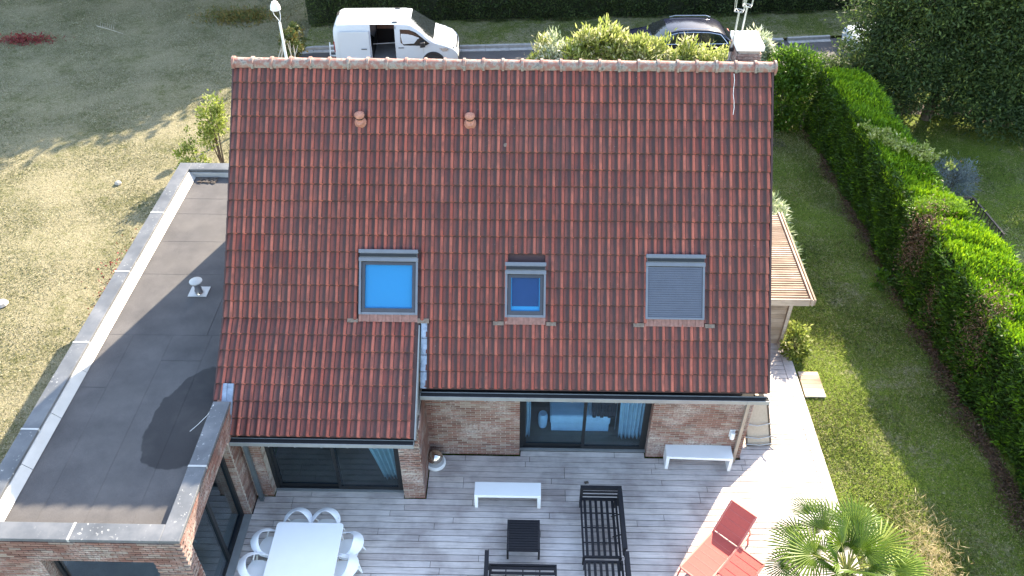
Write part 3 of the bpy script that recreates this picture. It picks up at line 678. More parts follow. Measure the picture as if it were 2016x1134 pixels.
bk.wall((xr,yf,0),Y,X,-1.25-yf,0,2.93,[(.28,2.61,0,2.42)])
bk.wall((-.14,-1.74,0),X,NY,.28,0,2.42)
bk.wall((-2.5,yf+.02,0),Y,X,.28,0,2.32)
bk.build(wing,M['brick_light'],8)
# glazing of the wing
def wglaze(frames,panes,label):
    d=part('glazing_frame',frames,M['anth'],wing,label=label)
    for p in panes: part('pane',MB().box(*p),M['glass'],d)
f=MB(); x=-.06
f.box(x-.05,-1.80,0,x+.05,-1.742,2.42).box(x-.05,-4.02,0,x+.05,-3.96,2.42).box(x-.05,-3.96,2.35,x+.05,-1.8,2.42).box(x-.05,-3.96,0,x+.05,-1.8,.07).box(x-.04,-2.92,.07,x+.06,-2.82,2.35)
wglaze(f,[(x-.01,-2.82,.07,x+.0,-1.80,2.35),(x+.02,-3.96,.07,x+.03,-2.92,2.35)],'dark framed glass door in the right side of the wing')
f=MB(); y=yf+.2
f.box(-2.44,y-.03,0,-2.38,y+.03,2.3).box(-.52,y-.03,0,-.452,y+.03,2.3).box(-2.38,y-.03,2.24,-.52,y+.03,2.3).box(-2.38,y-.03,0,-.52,y+.03,.07)
wglaze(f,[(-2.38,y-.006,.07,-.52,y+.006,2.24)],'dark window in the front brick face of the wing')
part('interior_floor',MB().box(xl+.3,yf+.3,-.05,-.15,yb-.3,0),M['floor'],wing)
part('door_sill',MB().box(.0,-3.96,.0,.17,-1.75,.02),M['gutter'],wing)

# ------------------------------------------------------------------ deck
m=MB().box(-.1,-9.5,-.10,13.06,-1.3,-.04).box(.56,-1.3,-.1,3.44,-1.05,-.04).box(3.94,-1.3,-.10,13.06,-.01,-.04).box(6.02,-.01,-.1,8.92,.2,-.04).box(W+.02,-.01,-.10,13.06,3.9,-.04)
deck=structure('wooden_deck',m,M['dark'])
PW=.1535; rr=random.Random(21); pv={}
def plank_mesh(L):
    k=(round(L*2)/2,rr.randrange(9))
    if k not in pv: pv[k]=MB().box(-k[0]/2,-PW/2+.0085,-.03,k[0]/2,PW/2-.0085,0,t=rr.random()).mesh('plank',M['deck'])
    return pv[k],k[0]
planks=[]
y=-9.4; r=0
while y<3.95:
    yc=y+PW/2
    if yc<-1.28: rngs=[(-.12 if yc<-1.76 else .18,12.84)]
    elif yc<-1.08: rngs=[(.56,3.44),(3.94,12.84)]
    elif yc<-.03: rngs=[(3.94,12.84)]
    elif yc<.17: rngs=[(6.02,8.92),(W+.02,12.84)]
    else: rngs=[(W+.02,12.84)]
    for a,b in rngs:
        x=a; first=True
        while x<b-.05:
            L=rr.choice([1.5,2.0,2.5,3.0,3.5,4.0]) if not first else rr.choice([.8,1.5,2.2,3.1]); first=False
            e=min(b,x+L)
            if b-e<.5: e=b
            planks.append((x,e,yc)); x=e
    y+=PW; r+=1
planks.sort(key=lambda p:(Vector(((p[0]+p[1])/2,p[2],0))-Vector((6.5,-1.5,0))).length)
rest=MB(); 
for i,(a,b,yc) in enumerate(planks):
    L=b-a-.010
    if i<300:
        me,l0=plank_mesh(L); piece('plank',me,deck,((a+b)/2,yc,rr.uniform(-.0015,.0015)),(0,0,rr.uniform(-.0008,.0008)),(L/l0,1,1))
    else: rest.box(a+.003,yc-PW/2+.0045,-.03,b-.003,yc+PW/2-.0045,0,t=rr.random())
if rest.v: part('planking',rest,M['deck'],deck,kind='stuff')
for k,(a,b) in enumerate([(-9.4,-6.2),(-6.19,-3.0),(-2.99,.2),(.21,3.9)]): part('edge_board',MB().box(12.845,a,-.03,13.10,b,.002,t=.8).box(13.075,a,-.1,13.10,b,-.03,t=.4),M['deck'],deck)
st=thing('timber_step','low weathered timber step beside the deck on the grass','step',(13.4,2.4,GZ))
for k in range(6): part('plank',MB().box(13.16+.002*k,2.0+.145*k,-.07,13.68,2.0+.145*k+.135,-.035,t=rr.random()),M['oldwood'],st)
part('bearer',MB().box(13.18,2.0,GZ,13.24,2.86,-.071).box(13.6,2.0,GZ,13.66,2.86,-.071),M['oldwood'],st)

# ------------------------------------------------------------------ deck furniture
def bench(loc,L,D,H,label):
    t=thing('bench',label,'bench',loc,'white benches'); x,y,z=loc
    part('seat',MB().box(x-L/2,y-D/2,H-.075,x+L/2,y+D/2,H),M['white'],t,bevel=.008)
    for s in (-1,1): part('leg',MB().box(x+s*(L/2),y-D/2,0,x+s*(L/2-.075),y+D/2,H-.076),M['white'],t,bevel=.006)
    return t
b1=bench((5.76,-1.29,.002),1.45,.36,.45,'white bench standing free on the deck in front of the brick wall')
b2=bench((10.10,-.17,.002),1.50,.38,.45,'white bench pushed against the brick wall under the wall lamp'); b2.rotation_euler=(0,0,R(-1.5))
gl=thing('steel_globe','polished steel globe resting in a white ring by the brick pillar','globe',(4.06,-.28,0))
part('ring',MB().lathe((4.07,-.30,0),[(.20,0),(.235,.03),(.235,.09),(.20,.11),(.16,.06)],32),M['white'],gl,smooth=True); 
pr=[(max(.002,.175*math.sin(a)),.175-.175*math.cos(a)) for a in [math.pi*k/18 for k in range(19)]]; part('globe',MB().lathe((4.07,-.30,.07),pr,32),M['steel'],gl,smooth=True,ang=180)
ct=thing('slatted_coffee_table','low dark slatted coffee table in the middle of the deck','coffee table',(6.12,-2.37,0))
x0,x1,y0,y1,h=5.77,6.46,-2.73,-1.99,.34
part('frame',MB().box(x0,y0,h-.05,x0+.035,y1,h).box(x1-.035,y0,h-.05,x1,y1,h).box(x0+.036,y0,h-.05,x1-.036,y0+.03,h-.003).box(x0+.036,y1-.03,h-.05,x1-.036,y1,h-.003),M['sofa'],ct)
for k in range(11): yy=y0+.035+(y1-y0-.07)*(k+.5)/11; part('slat',MB().box(x0+.037,yy-.025,h-.03,x1-.037,yy+.025,h+.001),M['sofa'],ct)
for a in (x0,x1-.04):
    for b in (y0,y1-.04): part('leg',MB().box(a,b,0,a+.04,b+.04,h-.051),M['sofa'],ct)
def sofa_frame(name,label,loc,W_,D_,arm,backside,n_sl):
    """local: seat x 0..W_ (length), y 0..D_ ; backrest along y=D_; arm at x=0 or x=W_"""
    t=thing(name,label,'sofa frame',(0,0,0)); h=.30
    m=MB().box(0,0,h-.05,W_,.04,h).box(0,D_-.04,h-.05,W_,D_,h).box(0,.041,h-.05,.04,D_-.041,h).box(W_-.04,.041,h-.05,W_,D_-.041,h); part('seat_frame',m,M['sofa'],t)
    for k in range(n_sl):
        yy=.04+(D_-.08)*(k+.5)/n_sl; part('slat',MB().box(.041,yy-.028,h-.025,W_-.041,yy+.028,h-.003),M['sofa'],t)
    m=MB()
    for k in range(1,4): xx=W_*k/4; m.box(xx-.012,.041,h-.045,xx+.012,D_-.041,h-.027)
    part('cross_rail',m,M['sofa'],t)
    for a in (0,W_-.05):
        for b in (0,D_-.05): part('leg',MB().box(a,b,0,a+.05,b+.05,h-.051),M['sofa'],t)
    if backside:
        m=MB().box(0,D_,.60,W_,D_+.09,.66); 
        for k in range(4): m.box(.02,D_+.02,.34+.065*k,W_-.02,D_+.045,.365+.065*k)
        for k in range(5): xx=.03+(W_-.06)*k/4; m.box(xx-.015,D_+.046,.0+.3,xx+.015,D_+.07,.6)
        for k in (.33,.67): m.beam((W_*k,D_-.15,.31),(W_*k+.12,D_+.03,.60),.02,.02)
        part('backrest',m,M['sofa'],t)
    if arm is not None:
        a=0 if arm==0 else W_
        m=MB().box(a-.001 if a else -.085,.0,.58,a+.085 if a else .0,D_+.09,.64).box(a+.01 if a else -.07,.0,0,a+.07 if a else -.01,.06,.579).box(a+.01 if a else -.07,D_+.02,0,a+.07 if a else -.01,D_+.08,.579)
        for k in range(3): m.box(a+.03 if a else -.05,.06,.2+.12*k,a+.05 if a else -.03,D_+.02,.25+.12*k)
        part('armrest',m,M['sofa'],t)
    return t
# right hand sofa: length along y, back on the +x side, arm at the far end
s1=sofa_frame('sofa_frame','long dark slatted sofa frame facing left beside the coffee table',None,1.45,.80,0,True,6)
s1.rotation_euler=(0,0,R(-90)); s1.location=(7.34,-1.38,0)
s2=sofa_frame('sofa_frame','dark slatted corner sofa section at the near end of the long frame',None,1.5,.80,None,True,6)
s2.rotation_euler=(0,0,R(-90)); s2.location=(7.36,-2.90,0)
s3=sofa_frame('sofa_frame','dark slatted sofa frame with left armrest at the bottom edge of the deck view',None,1.38,.85,0,False,7)
s3.location=(5.42,-3.86,0)
part('backrest',MB().box(0,-.09,.6,1.38,0,.66).box(0,-.07,.3,1.38,-.04,.5),M['sofa'],s3)
# dining table and chairs
tb=thing('dining_table','large white dining table with rounded corners on the left of the deck','table',(1.73,-3.5,0))
m=MB(); cx0,cx1,cy0,cy1=1.02,2.40,-4.75,-2.42; rc=.07; ring=[]
for (cx_,cy_,a0) in ((cx1-rc,cy1-rc,0),(cx0+rc,cy1-rc,90),(cx0+rc,cy0+rc,180),(cx1-rc,cy0+rc,270)):
    for k in range(7): a=R(a0+15*k); ring.append((cx_+rc*math.cos(a),cy_+rc*math.sin(a)))
n=len(ring); m.add([(a,b,.715) for a,b in ring]+[(a,b,.75) for a,b in ring],[tuple(range(n-1,-1,-1)),tuple(range(n,2*n))]+[(i,(i+1)%n,n+(i+1)%n,n+i) for i in range(n)])
part('tabletop',m,M['white'],tb,bevel=.006)
for a in (cx0+.06,cx1-.12):
    for b in (cy0+.06,cy1-.12): part('leg',MB().box(a,b,0,a+.06,b+.06,.714),M['white'],tb)
def ribbon(m,pts,h,th):   # pts: list of (point, outward lean) ; vertical band
    vs=[];fs=[]; n=len(pts)
    for i,(p,hh,ln) in enumerate(pts):
        p=Vector(p); a=Vector(pts[max(i-1,0)][0]); b=Vector(pts[min(i+1,n-1)][0]); d=(b-a).normalized(); o=d.cross(Vector((0,0,1))).normalized()
        top=p+Vector((0,0,hh/2))+o*ln; bot=p-Vector((0,0,hh/2))-o*ln
        vs+= [bot-o*th/2,top-o*th/2,top+o*th/2,bot+o*th/2]
    for i in range(n-1):
        for k in range(4): fs.append((i*4+k,i*4+(k+1)%4,(i+1)*4+(k+1)%4,(i+1)*4+k))
    fs+= [(3,2,1,0),tuple((n-1)*4+k for k in range(4))]
    m.add(vs,fs)
def chair():
    t=thing('dining_chair','x','chair',(0,0,0),'white dining chairs')
    # faces -y (seat front towards -y)
    m=MB(); n=26; vs=[(0,-.01,.455)];ringv=[]
    for z,sc_ in ((.43,.97),(.45,1.0),(.46,.97),(.452,.6)):
        for k in range(n):
            a=2*math.pi*k/n; c,s_=math.cos(a),math.sin(a); ex=.24*abs(c)**.7*(1 if c>0 else -1); ey=.225*abs(s_)**.7*(1 if s_>0 else -1); vs.append((ex*sc_,ey*sc_,z))
    fs=[]
    for j in range(3):
        for k in range(n): fs.append((1+j*n+k,1+j*n+(k+1)%n,1+(j+1)*n+(k+1)%n,1+(j+1)*n+k))
    for k in range(n): fs.append((0,1+3*n+k,1+3*n+(k+1)%n))
    fs.append(tuple(range(n,0,-1))); m.add(vs,fs); part('seat',m,M['whitepl'],t,smooth=True,ang=50)
    pts=[]
    for k in range(25):
        a=R(-12+204*k/24); f=max(0,math.sin(a)); x=.275*math.cos(a); y=-.02+.27*math.sin(a)
        pts.append(((x,y,.64+.12*f**1.5),.045+.10*f**2,.012+.075*f))
    m=MB(); ribbon(m,pts[::-1],.1,.022); part('backrest',m,M['whitepl'],t,smooth=True,ang=60)
    m=MB()
    for s_ in (-1,1): m.tube([(s_*.268,-.06,.64),(s_*.268,-.20,.635),(s_*.255,-.235,.60),(s_*.235,-.21,.45)],[.02,.02,.019,.018],8); m.tube([(s_*.262,.10,.68),(s_*.24,.14,.56),(s_*.215,.17,.45)],.017,8)
    part('armrest',m,M['whitepl'],t,smooth=True,ang=60)
    for sx,sy in ((-1,-1),(1,-1),(-1,1),(1,1)): part('leg',MB().tube([(sx*.2,sy*.18,.44),(sx*.265,sy*.27,0)],[.022,.015],8),M['whitepl'],t,smooth=True,ang=60)
    return t
c0=chair(); c0.location=(1.40,-2.36,0); c0['label']='white chair at the far end of the dining table, left one of two'
dup(c0,(1.98,-2.35,0),R(-2),'white chair at the far end of the dining table, right one of two')
dup(c0,(.90,-2.82,0),R(76),'white chair at the left side of the table, nearest the corner pier')
dup(c0,(.78,-3.36,0),R(84),'white chair at the left side of the table, cut off by the picture bottom')
dup(c0,(2.52,-2.84,0),R(-88),'white chair at the right side of the table with its leg splayed on the deck')
dup(c0,(2.50,-3.34,0),R(-90),'white chair at the right side of the table, nearer the picture bottom')
# red loungers
def lounger(label,loc,rz,back=38):
    t=thing('sun_lounger',label,'sun lounger',(0,0,0),'red sun loungers'); Wd=.60; h=.36; L1=1.18; Lb=.74
    m=MB()
    for s_ in (-1,1): m.beam((s_*Wd/2,0,h),(s_*Wd/2,L1+.55,h-.04),.035,.045)
    m.beam((-Wd/2,0,h),(Wd/2,0,h),.035,.04); m.beam((-Wd/2,L1,h-.012),(Wd/2,L1,h-.012),.03,.03); m.beam((-Wd/2,L1+.55,h-.04),(Wd/2,L1+.55,h-.04),.035,.04)
    part('frame',m,M['redfr'],t)
    part('seat_fabric',MB().box(-Wd/2+.02,.02,h+.008,Wd/2-.02,L1-.02,h+.018),M['redfab'],t)
    m=MB()
    for k in range(1,6): yy=L1*k/6; m.box(-Wd/2+.04,yy-.004,h+.0185,Wd/2-.04,yy+.004,h+.0215)
    a=R(back); d=Vector((0,math.cos(a),math.sin(a))); nn_=Vector((0,-math.sin(a),math.cos(a))); b0=Vector((0,L1+.02,h+.01))
    for k in range(1,4): c=b0+d*Lb*k/4+nn_*.010; m.obox(c,(Wd/2-.04,0,0),d*.004,nn_*.002)
    part('seam',m,M['redfr'],t)
    m=MB(); m.obox(b0+d*Lb/2,(Wd/2-.02,0,0),d*(Lb/2-.01),nn_*.006); part('back_fabric',m,M['redfab'],t)
    m=MB()
    for s_ in (-1,1): m.beam(b0+Vector((s_*Wd/2,0,0)),b0+d*Lb+Vector((s_*Wd/2,0,0)),.03,.03)
    m.beam(b0+d*Lb+Vector((-Wd/2,0,0)),b0+d*Lb+Vector((Wd/2,0,0)),.03,.03); m.beam(b0+d*Lb*.6+Vector((-Wd/2,0,0)),Vector((-Wd/2,L1+.5,h-.05)),.02,.02); m.beam(b0+d*Lb*.6+Vector((Wd/2,0,0)),Vector((Wd/2,L1+.5,h-.05)),.02,.02)
    part('back_frame',m,M['redfr'],t)
    for s_ in (-1,1):
        for y_ in (.12,L1+.40): part('leg',MB().beam((s_*Wd/2,y_,h-.02),(s_*(Wd/2+.03),y_+(-.08 if y_<.5 else .06),0),.03,.03),M['redfr'],t)
    t.location=loc; t.rotation_euler=(0,0,rz); return t
lounger('red sun lounger with raised back, left one, half in the sun',(9.52,-3.26,0),R(-43),44)
lounger('red sun lounger lying nearly flat partly under the palm leaves',(9.44,-4.26,0),R(-43),9)
# folded beige lounger leaning on the house corner
t=thing('folded_lounger','folded beige and bronze lounger leaning on the right house corner','lounger',(11.55,.5,0))
A_=Vector((11.36,.36,.03));B_=Vector((11.93,.40,.03));C_=Vector((11.72,.78,1.12));D_=Vector((11.20,.74,1.12))
part('fabric',MB().add([A_,B_,C_,D_]+[p+Vector((0,.012,0)) for p in (A_,B_,C_,D_)],[(0,1,2,3),(7,6,5,4),(0,4,5,1),(1,5,6,2),(2,6,7,3),(3,7,4,0)]),M['beige'],t)
m=MB(); m.beam(B_,C_,.035,.04).beam(A_,D_,.035,.04).beam(A_,B_,.03,.03).beam(C_,D_,.03,.03); part('frame',m,M['bronze'],t)
m=MB()
for f_ in (.05,.22,.52): 
    a=A_.lerp(D_,f_);b=B_.lerp(C_,f_); m.tube([a+Vector((-.02,-.03,0)),(a+b)/2+Vector((0,-.07,-.03*(f_>.1))),b+Vector((.05,-.03,0))],.014,6)
m.tube([B_.lerp(C_,.22)+Vector((0,-.03,0)),B_.lerp(C_,.22)+Vector((.13,-.12,.06))],.016,6); m.tube([B_+Vector((0,-.02,0)),B_+Vector((.06,-.1,.0))],.014,6); m.tube([A_+Vector((0,-.02,0)),A_+Vector((-.02,-.14,.10))],.014,6)
part('arm_bar',m,M['galv'],t)
m=MB().obox((7.53,-.76,.012),(.045,.01,0),(-.008,.03,0),(0,0,.008)); tagm(part('dead_leaf',m,M['soil']),'single dark dead leaf on the deck before the right garden door','leaf')

# ------------------------------------------------------------------ lean-to shed on the right
sh=thing('timber_lean_to','weathered timber lean to with slatted roof against the right gable','shed',(12.1,5.2,0))
zt=2.26
part('roof_deck',MB().box(W+.04,3.10,zt-.06,13.02,6.62,zt-.03,t=0),M['soil'],sh)
for k in range(39):
    y=3.14+.089*k; part('slat',MB().box(W+.05,y,zt-.028,13.0,y+.045,zt+.012,t=.15+.5*rr.random()),M['oldwood'],sh)
m=MB(); m.box(13.02,3.0,zt-.13,13.06,6.66,zt+.05,t=.8); part('fascia',m,M['oldwood'],sh); m=MB().box(13.10,3.0,zt-.13,13.14,6.66,zt+.04,t=.3); part('fascia',m,M['oldwood'],sh); 
part('fascia',MB().box(W+.04,3.02,zt-.17,13.018,3.06,zt+.03,t=.95).box(13.061,3.0,zt-.16,13.099,3.04,zt+.02,t=.95),M['oldwood'],sh)
for k in range(14):
    part('board',MB().box(W+.04,3.86,GZ+.10+.15*k,12.86,3.89+.003*(k%2),GZ+.10+.15*k+.143,t=rr.random()*.6),M['oldwood'],sh)
part('corner_post',MB().box(12.87,3.80,GZ,12.95,3.90,zt-.17,t=.95).box(12.955,3.82,GZ,12.975,6.5,zt-.17,t=.2),M['oldwood'],sh)

# ------------------------------------------------------------------ vegetation
def blob_points(n,c,r,shell=.55):
    d=unit(RNG.normal(size=(n,3))); q=RNG.random(n)**(1/3); q=shell+(1-shell)*q if shell else q
    return np.array(c)+d*np.array(r)*q.reshape(-1,1),d
def shrub(name,label,cat,base,blobs,n,ln,wd,mat,stems=5,group=None,updir=.5,clump=40,spread=.16,tri=False,trunk_r=.02,tb=.45):
    t=thing(name,label,cat,base,group); bx,by,bz=base
    P=[];D=[];T=[]
    tot=sum(b[1][0]*b[1][1]*b[1][2] for b in blobs)
    for c,r in blobs:
        nb=int(n*(r[0]*r[1]*r[2])/tot); nc=max(3,nb//clump); cc,cdir=blob_points(nc,(bx+c[0],by+c[1],bz+c[2]),r,.35)
        idx=RNG.integers(0,nc,nb); p=cc[idx]+RNG.normal(size=(nb,3))*spread
        d=unit(cdir[idx]*.9+RNG.normal(size=(nb,3))*.7+np.array([0,0,updir])); P.append(p);D.append(d); T.append(np.clip(tb+.18*RNG.normal(size=nc)[idx]+.14*RNG.normal(size=nb),0,1))
    P=np.concatenate(P);D=np.concatenate(D);T=np.concatenate(T); keep=P[:,2]>bz+.02; P,D,T=P[keep],D[keep],T[keep]
    leafcloud('foliage',P,D,ln*(.7+.6*RNG.random(len(P))),wd*(.7+.6*RNG.random(len(P))),T,mat,t)
    m=MB()
    for k in range(stems):
        c,r=blobs[k%len(blobs)]; e=Vector((bx+c[0]+random.uniform(-.5,.5)*r[0],by+c[1]+random.uniform(-.5,.5)*r[1],bz+c[2]+.3*r[2])); b=Vector((bx+random.uniform(-.1,.1),by+random.uniform(-.1,.1),bz-.05)); mid=b.lerp(e,.5)+Vector((random.uniform(-.1,.1),random.uniform(-.1,.1),.1))
        m.tube([b,mid,e],[trunk_r,trunk_r*.75,trunk_r*.35],6)
    part('stem',m,M['bark'],t); return t
def hedge(name,label,path,wd,h,n,mat,core,zb,ln,wl,top_dir,bulge=.12,rag=0):
    t=thing(name,label,'hedge',(path[0][0],path[0][1],zb)); path=[np.array(p,float) for p in path]
    seg=[np.linalg.norm(path[i+1]-path[i]) for i in range(len(path)-1)]; tot=sum(seg)
    u=RNG.random(n)*tot; P=np.zeros((n,3)); ND=np.zeros((n,3)); 
    acc=np.cumsum([0]+seg); k=np.clip(np.searchsorted(acc,u)-1,0,len(seg)-1); f=(u-acc[k])/np.array(seg)[k]
    A=np.array(path)[k];B=np.array(path)[k+1]; c=A+(B-A)*f[:,None]; dr=unit(B-A); nr_=np.stack([dr[:,1],-dr[:,0]],1)
    per=2*h+wd; q=RNG.random(n)*per; left=q<h; top=(q>=h)&(q<h+wd); right=q>=h+wd
    lat=np.where(left,-wd/2,np.where(right,wd/2,q-h-wd/2)); z=np.where(left,q,np.where(right,q-h-wd,h))
    rough=bulge*(np.sin(u*1.7+z*2.1)+np.sin(u*4.3-z*3+lat*3)*.6+np.sin(u*.63+1)*.8+np.sin(u*9.1+z*5+lat*6)*.35)
    n3=np.zeros((n,3)); n3[:,:2]=np.where(top[:,None],0,np.where(left[:,None],-nr_,nr_)); n3[:,2]=top*1.0
    dep=RNG.random(n)**2*.22
    P[:,:2]=c+nr_*lat[:,None]; P[:,2]=zb+z; edge=np.abs(lat)>(wd/2-.12); P[:,2]-=np.where(top&edge,.08,0); P+=n3*(rough-dep)[:,None]+RNG.normal(size=(n,3))*.03
    keep=P[:,2]>zb+.02
    D=n3*.7+RNG.normal(size=(n,3))*.45+np.array(top_dir)
    T=.36+.12*np.sin(u*5+lat*4+z*3)*np.sin(u*2.2-z*2+1)+RNG.normal(size=n)*.13-.02+.40*top+.18*((z>h-.25)&left)  # top and upper left leaves tinted brighter: sunlight painted over new growth
    P,D,T=P[keep],D[keep],T[keep]
    leafcloud('foliage',P,D,ln*(.6+.8*RNG.random(len(P))),wl*(.7+.6*RNG.random(len(P))),T,mat,t)
    m=MB()
    for i in range(len(path)-1):
        a,b=path[i],path[i+1]; d=(b-a)/np.linalg.norm(b-a); nrv=np.array([d[1],-d[0]])
        c_=(a+b)/2; m.obox((c_[0],c_[1],zb+(h-.26)/2),Vector((*(b-a)/2,0)),Vector((*(nrv*(wd/2-.24)),0)),(0,0,(h-.26)/2))
    part('core',m,core,t); return t
hp=[(17.25,15.5),(17.38,12.4),(17.45,9),(17.55,6.6)]
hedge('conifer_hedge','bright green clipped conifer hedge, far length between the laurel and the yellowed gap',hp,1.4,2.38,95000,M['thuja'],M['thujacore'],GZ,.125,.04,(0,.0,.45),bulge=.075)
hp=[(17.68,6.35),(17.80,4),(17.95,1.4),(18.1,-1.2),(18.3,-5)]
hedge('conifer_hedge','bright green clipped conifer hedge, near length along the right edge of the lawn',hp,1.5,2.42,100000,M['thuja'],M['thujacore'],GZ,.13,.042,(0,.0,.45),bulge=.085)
hedge('beech_hedge','tall dark clipped hedge along the far side of the street',[(-3.95,24.75),(3,25.35),(12,26.0),(20,26.8),(36,28.2)],1.4,3.0,110000,M['hedge'],M['thujacore'],GZ+.1,.11,.07,(0,-.1,.1),bulge=.10)
def patch(name,label,cat,c,ax,n,ln,wd,mat,upd=.3,tb=.5,**kw):
    P=np.array(c)+RNG.normal(size=(n,3))*np.array(ax)*.5; P[:,2]=np.maximum(P[:,2],GZ+.01); D=RNG.normal(size=(n,3))+np.array([0,0,upd]); T=np.clip(tb+.22*RNG.normal(size=n),0,1)
    o=leafcloud(name,P,D,ln,wd,T,mat); tagm(o,label,cat); return o
patch('dead_branches','brown dead patch in the conifer hedge below the yellowed sprigs','dead foliage',(16.98,6.15,1.55),(.40,.6,1.2),3600,.10,.02,M['browned'])
patch('dead_branches','brown bare hollow in the near end of the conifer hedge','dead foliage',(17.25,2.75,1.45),(.34,.6,1.3),3200,.10,.02,M['browned'])
patch('dead_branches','thin brown streak low in the conifer hedge','dead foliage',(17.05,4.6,.7),(.2,.5,.8),1000,.10,.02,M['browned'])
patch('yellow_sprigs','yellow sprigs on the hedge top beside the brown patch','foliage',(17.5,6.9,2.42),(.75,.28,.12),1300,.09,.03,M['laurel'],1,1.0)
# climber over the hedge top
P=[];D=[]
for k in range(60):
    a=RNG.random(); x=16.75+1.8*a; y=11.0-1.9*a+RNG.normal()*.22; nn=26; P.append(np.array([x,y,2.43])+np.cumsum(RNG.normal(size=(nn,3))*np.array([.045,.04,.008]),0)); D.append(RNG.normal(size=(nn,3))+[0,0,.6])
P=np.concatenate(P);D=np.concatenate(D); P[:,2]=np.clip(P[:,2],2.3,2.6); tagm(leafcloud('climbing_vine',P,D,.11,.06,np.clip(.55+.2*RNG.normal(size=len(P)),0,1),M['palegreen']),'pale climbing vine trailing over the hedge top','vine')
P=[]
for (a,b),(c,d) in zip([(16.62,15.4),(16.75,9),(16.9,6.3),(17.02,2),(17.25,-5)],[(16.75,9),(16.9,6.3),(17.02,2),(17.25,-5),(17.3,-8)]):
    k=int(900*abs(b-d)); f=RNG.random(k); P.append(np.stack([a+(c-a)*f+RNG.normal(size=k)*.16*(1+.5*np.sin(f*17)),b+(d-b)*f,np.full(k,GZ+.02)+RNG.random(k)*.03],1))
P=np.concatenate(P); ll=leafcloud('leaf_litter',P,RNG.normal(size=(len(P),3))*np.array([1,1,.25]),.07,.03,np.clip(.25+.25*RNG.normal(size=len(P)),0,1),M['browned'],kind='stuff'); tagm(ll,'brown leaf litter along the foot of the conifer hedge','leaf litter')
# laurel and street shrubs
shrub('laurel_bush','tall bright green laurel bush at the right end of the ridge','bush',(15.6,15.7,GZ),[((0,0,1.0),(.85,.75,1.1)),((-.35,.1,2.1),(.6,.6,.75)),((.55,.2,2.0),(.55,.5,.7)),((.0,0,2.6),(.35,.35,.5))],13000,.15,.06,M['laurel'],6,spread=.13)
bl=[(8.0,16.3,2.25,.65,'pale shrub just left of the tallest shrub in the row'),(6.7,16.5,1.75,.5,'lowest pale shrub at the left tip of the row'),(7.2,16.2,2.0,.62,'palest leafy shrub at the left end of the row behind the ridge'),(8.8,16.4,2.45,.85,'tall pale yellow shrub behind the ridge left of the dark car'),(9.9,16.1,2.35,.8,'pale yellow shrub behind the ridge in front of the dark car bonnet'),(11.0,16.1,1.95,.8,'pale shrub behind the ridge before the dark car doors'),(12.2,16.1,1.95,.85,'pale green shrub just left of the chimney'),(13.2,15.9,1.9,.7,'pale shrub hidden behind the chimney'),(14.3,16.6,2.1,.5,'small pale flowering shrub right of the chimney'),(7.9,15.9,1.9,.6,'low pale shrub between the palest one and the tall pale yellow one')]
for i,(x,y,h,r,lab) in enumerate(bl):
    top=[((random.uniform(-.5,.5)*r,random.uniform(-.3,.3),h+random.uniform(.2,.75)),(.2,.2,.42)) for _ in range(5)]
    shrub('street_shrub',lab,'shrub',(x,y,GZ),[((0,0,h*.6),(r,r*.9,h*.5)),((-.45*r,.1,h*.9),(r*.75,r*.6,h*.35)),((.45*r,0,h*.95),(r*.75,r*.6,h*.35))]+top,int(10500*r/.75),.22,.065,M['palegreen'] if i not in (2,8) else M['variegated'],6,'pale shrubs between house and street',updir=.7,spread=.12,clump=22,tb=.66)
for (x,y,h,lab) in [(6.15,16.1,1.95,'thin wispy stem with a few leaves at the left end of the pale shrubs'),(6.62,16.3,1.9,'slender reed like sprig left of the pale shrubs')]:
    shrub('wispy_plant',lab,'plant',(x,y,GZ),[((0,0,h),(.16,.16,.45))],220,.2,.03,M['palegreen'],2,updir=.8,spread=.06,clump=10)
# left lawn shrubs
shrub('young_shrub','small leafy shrub behind the flat roof corner, left one','shrub',(-5.05,11.4,GZ),[((0,0,.8),(.42,.4,.65)),((.05,0,1.6),(.16,.16,.42)),((-.25,0,.5),(.3,.3,.4)),((.2,0,.45),(.3,.3,.35))],1500,.12,.06,M['palegreen'],4,updir=.4,spread=.07,clump=18,tb=.35)
shrub('young_shrub','taller leafy shrub beside the left verge of the tiled roof','shrub',(-4.55,12.6,GZ),[((0,0,1.7),(.42,.4,.55)),((.15,0,2.3),(.26,.2,.35)),((-.3,0,1.1),(.28,.28,.4))],1700,.12,.06,M['palegreen'],4,updir=.4,spread=.08,clump=18,tb=.38,trunk_r=.03)
shrub('overgrown_post_plant','leafy climber on a pale dead stump at the left end of the street','climber',(-3.75,20.3,GZ),[((0,.3,.8),(.4,.5,.6)),((.15,.8,.9),(.35,.4,.5))],1800,.13,.06,M['hedge'],4,spread=.08,tb=.75)
m=MB()
for k in range(9): x=-3.75+random.uniform(-.25,.25); m.tube([(x,19.2+random.uniform(-.3,.3),GZ),(x+random.uniform(-.15,.2),19.4,.7),(x+random.uniform(-.1,.3),19.7,1.25+random.uniform(-.3,.3))],[.03,.02,.008],5)
tagm(part('dead_stump_shoots',m,M['paleBark']),'bundle of pale dead stems at the left end of the street','dead stems')
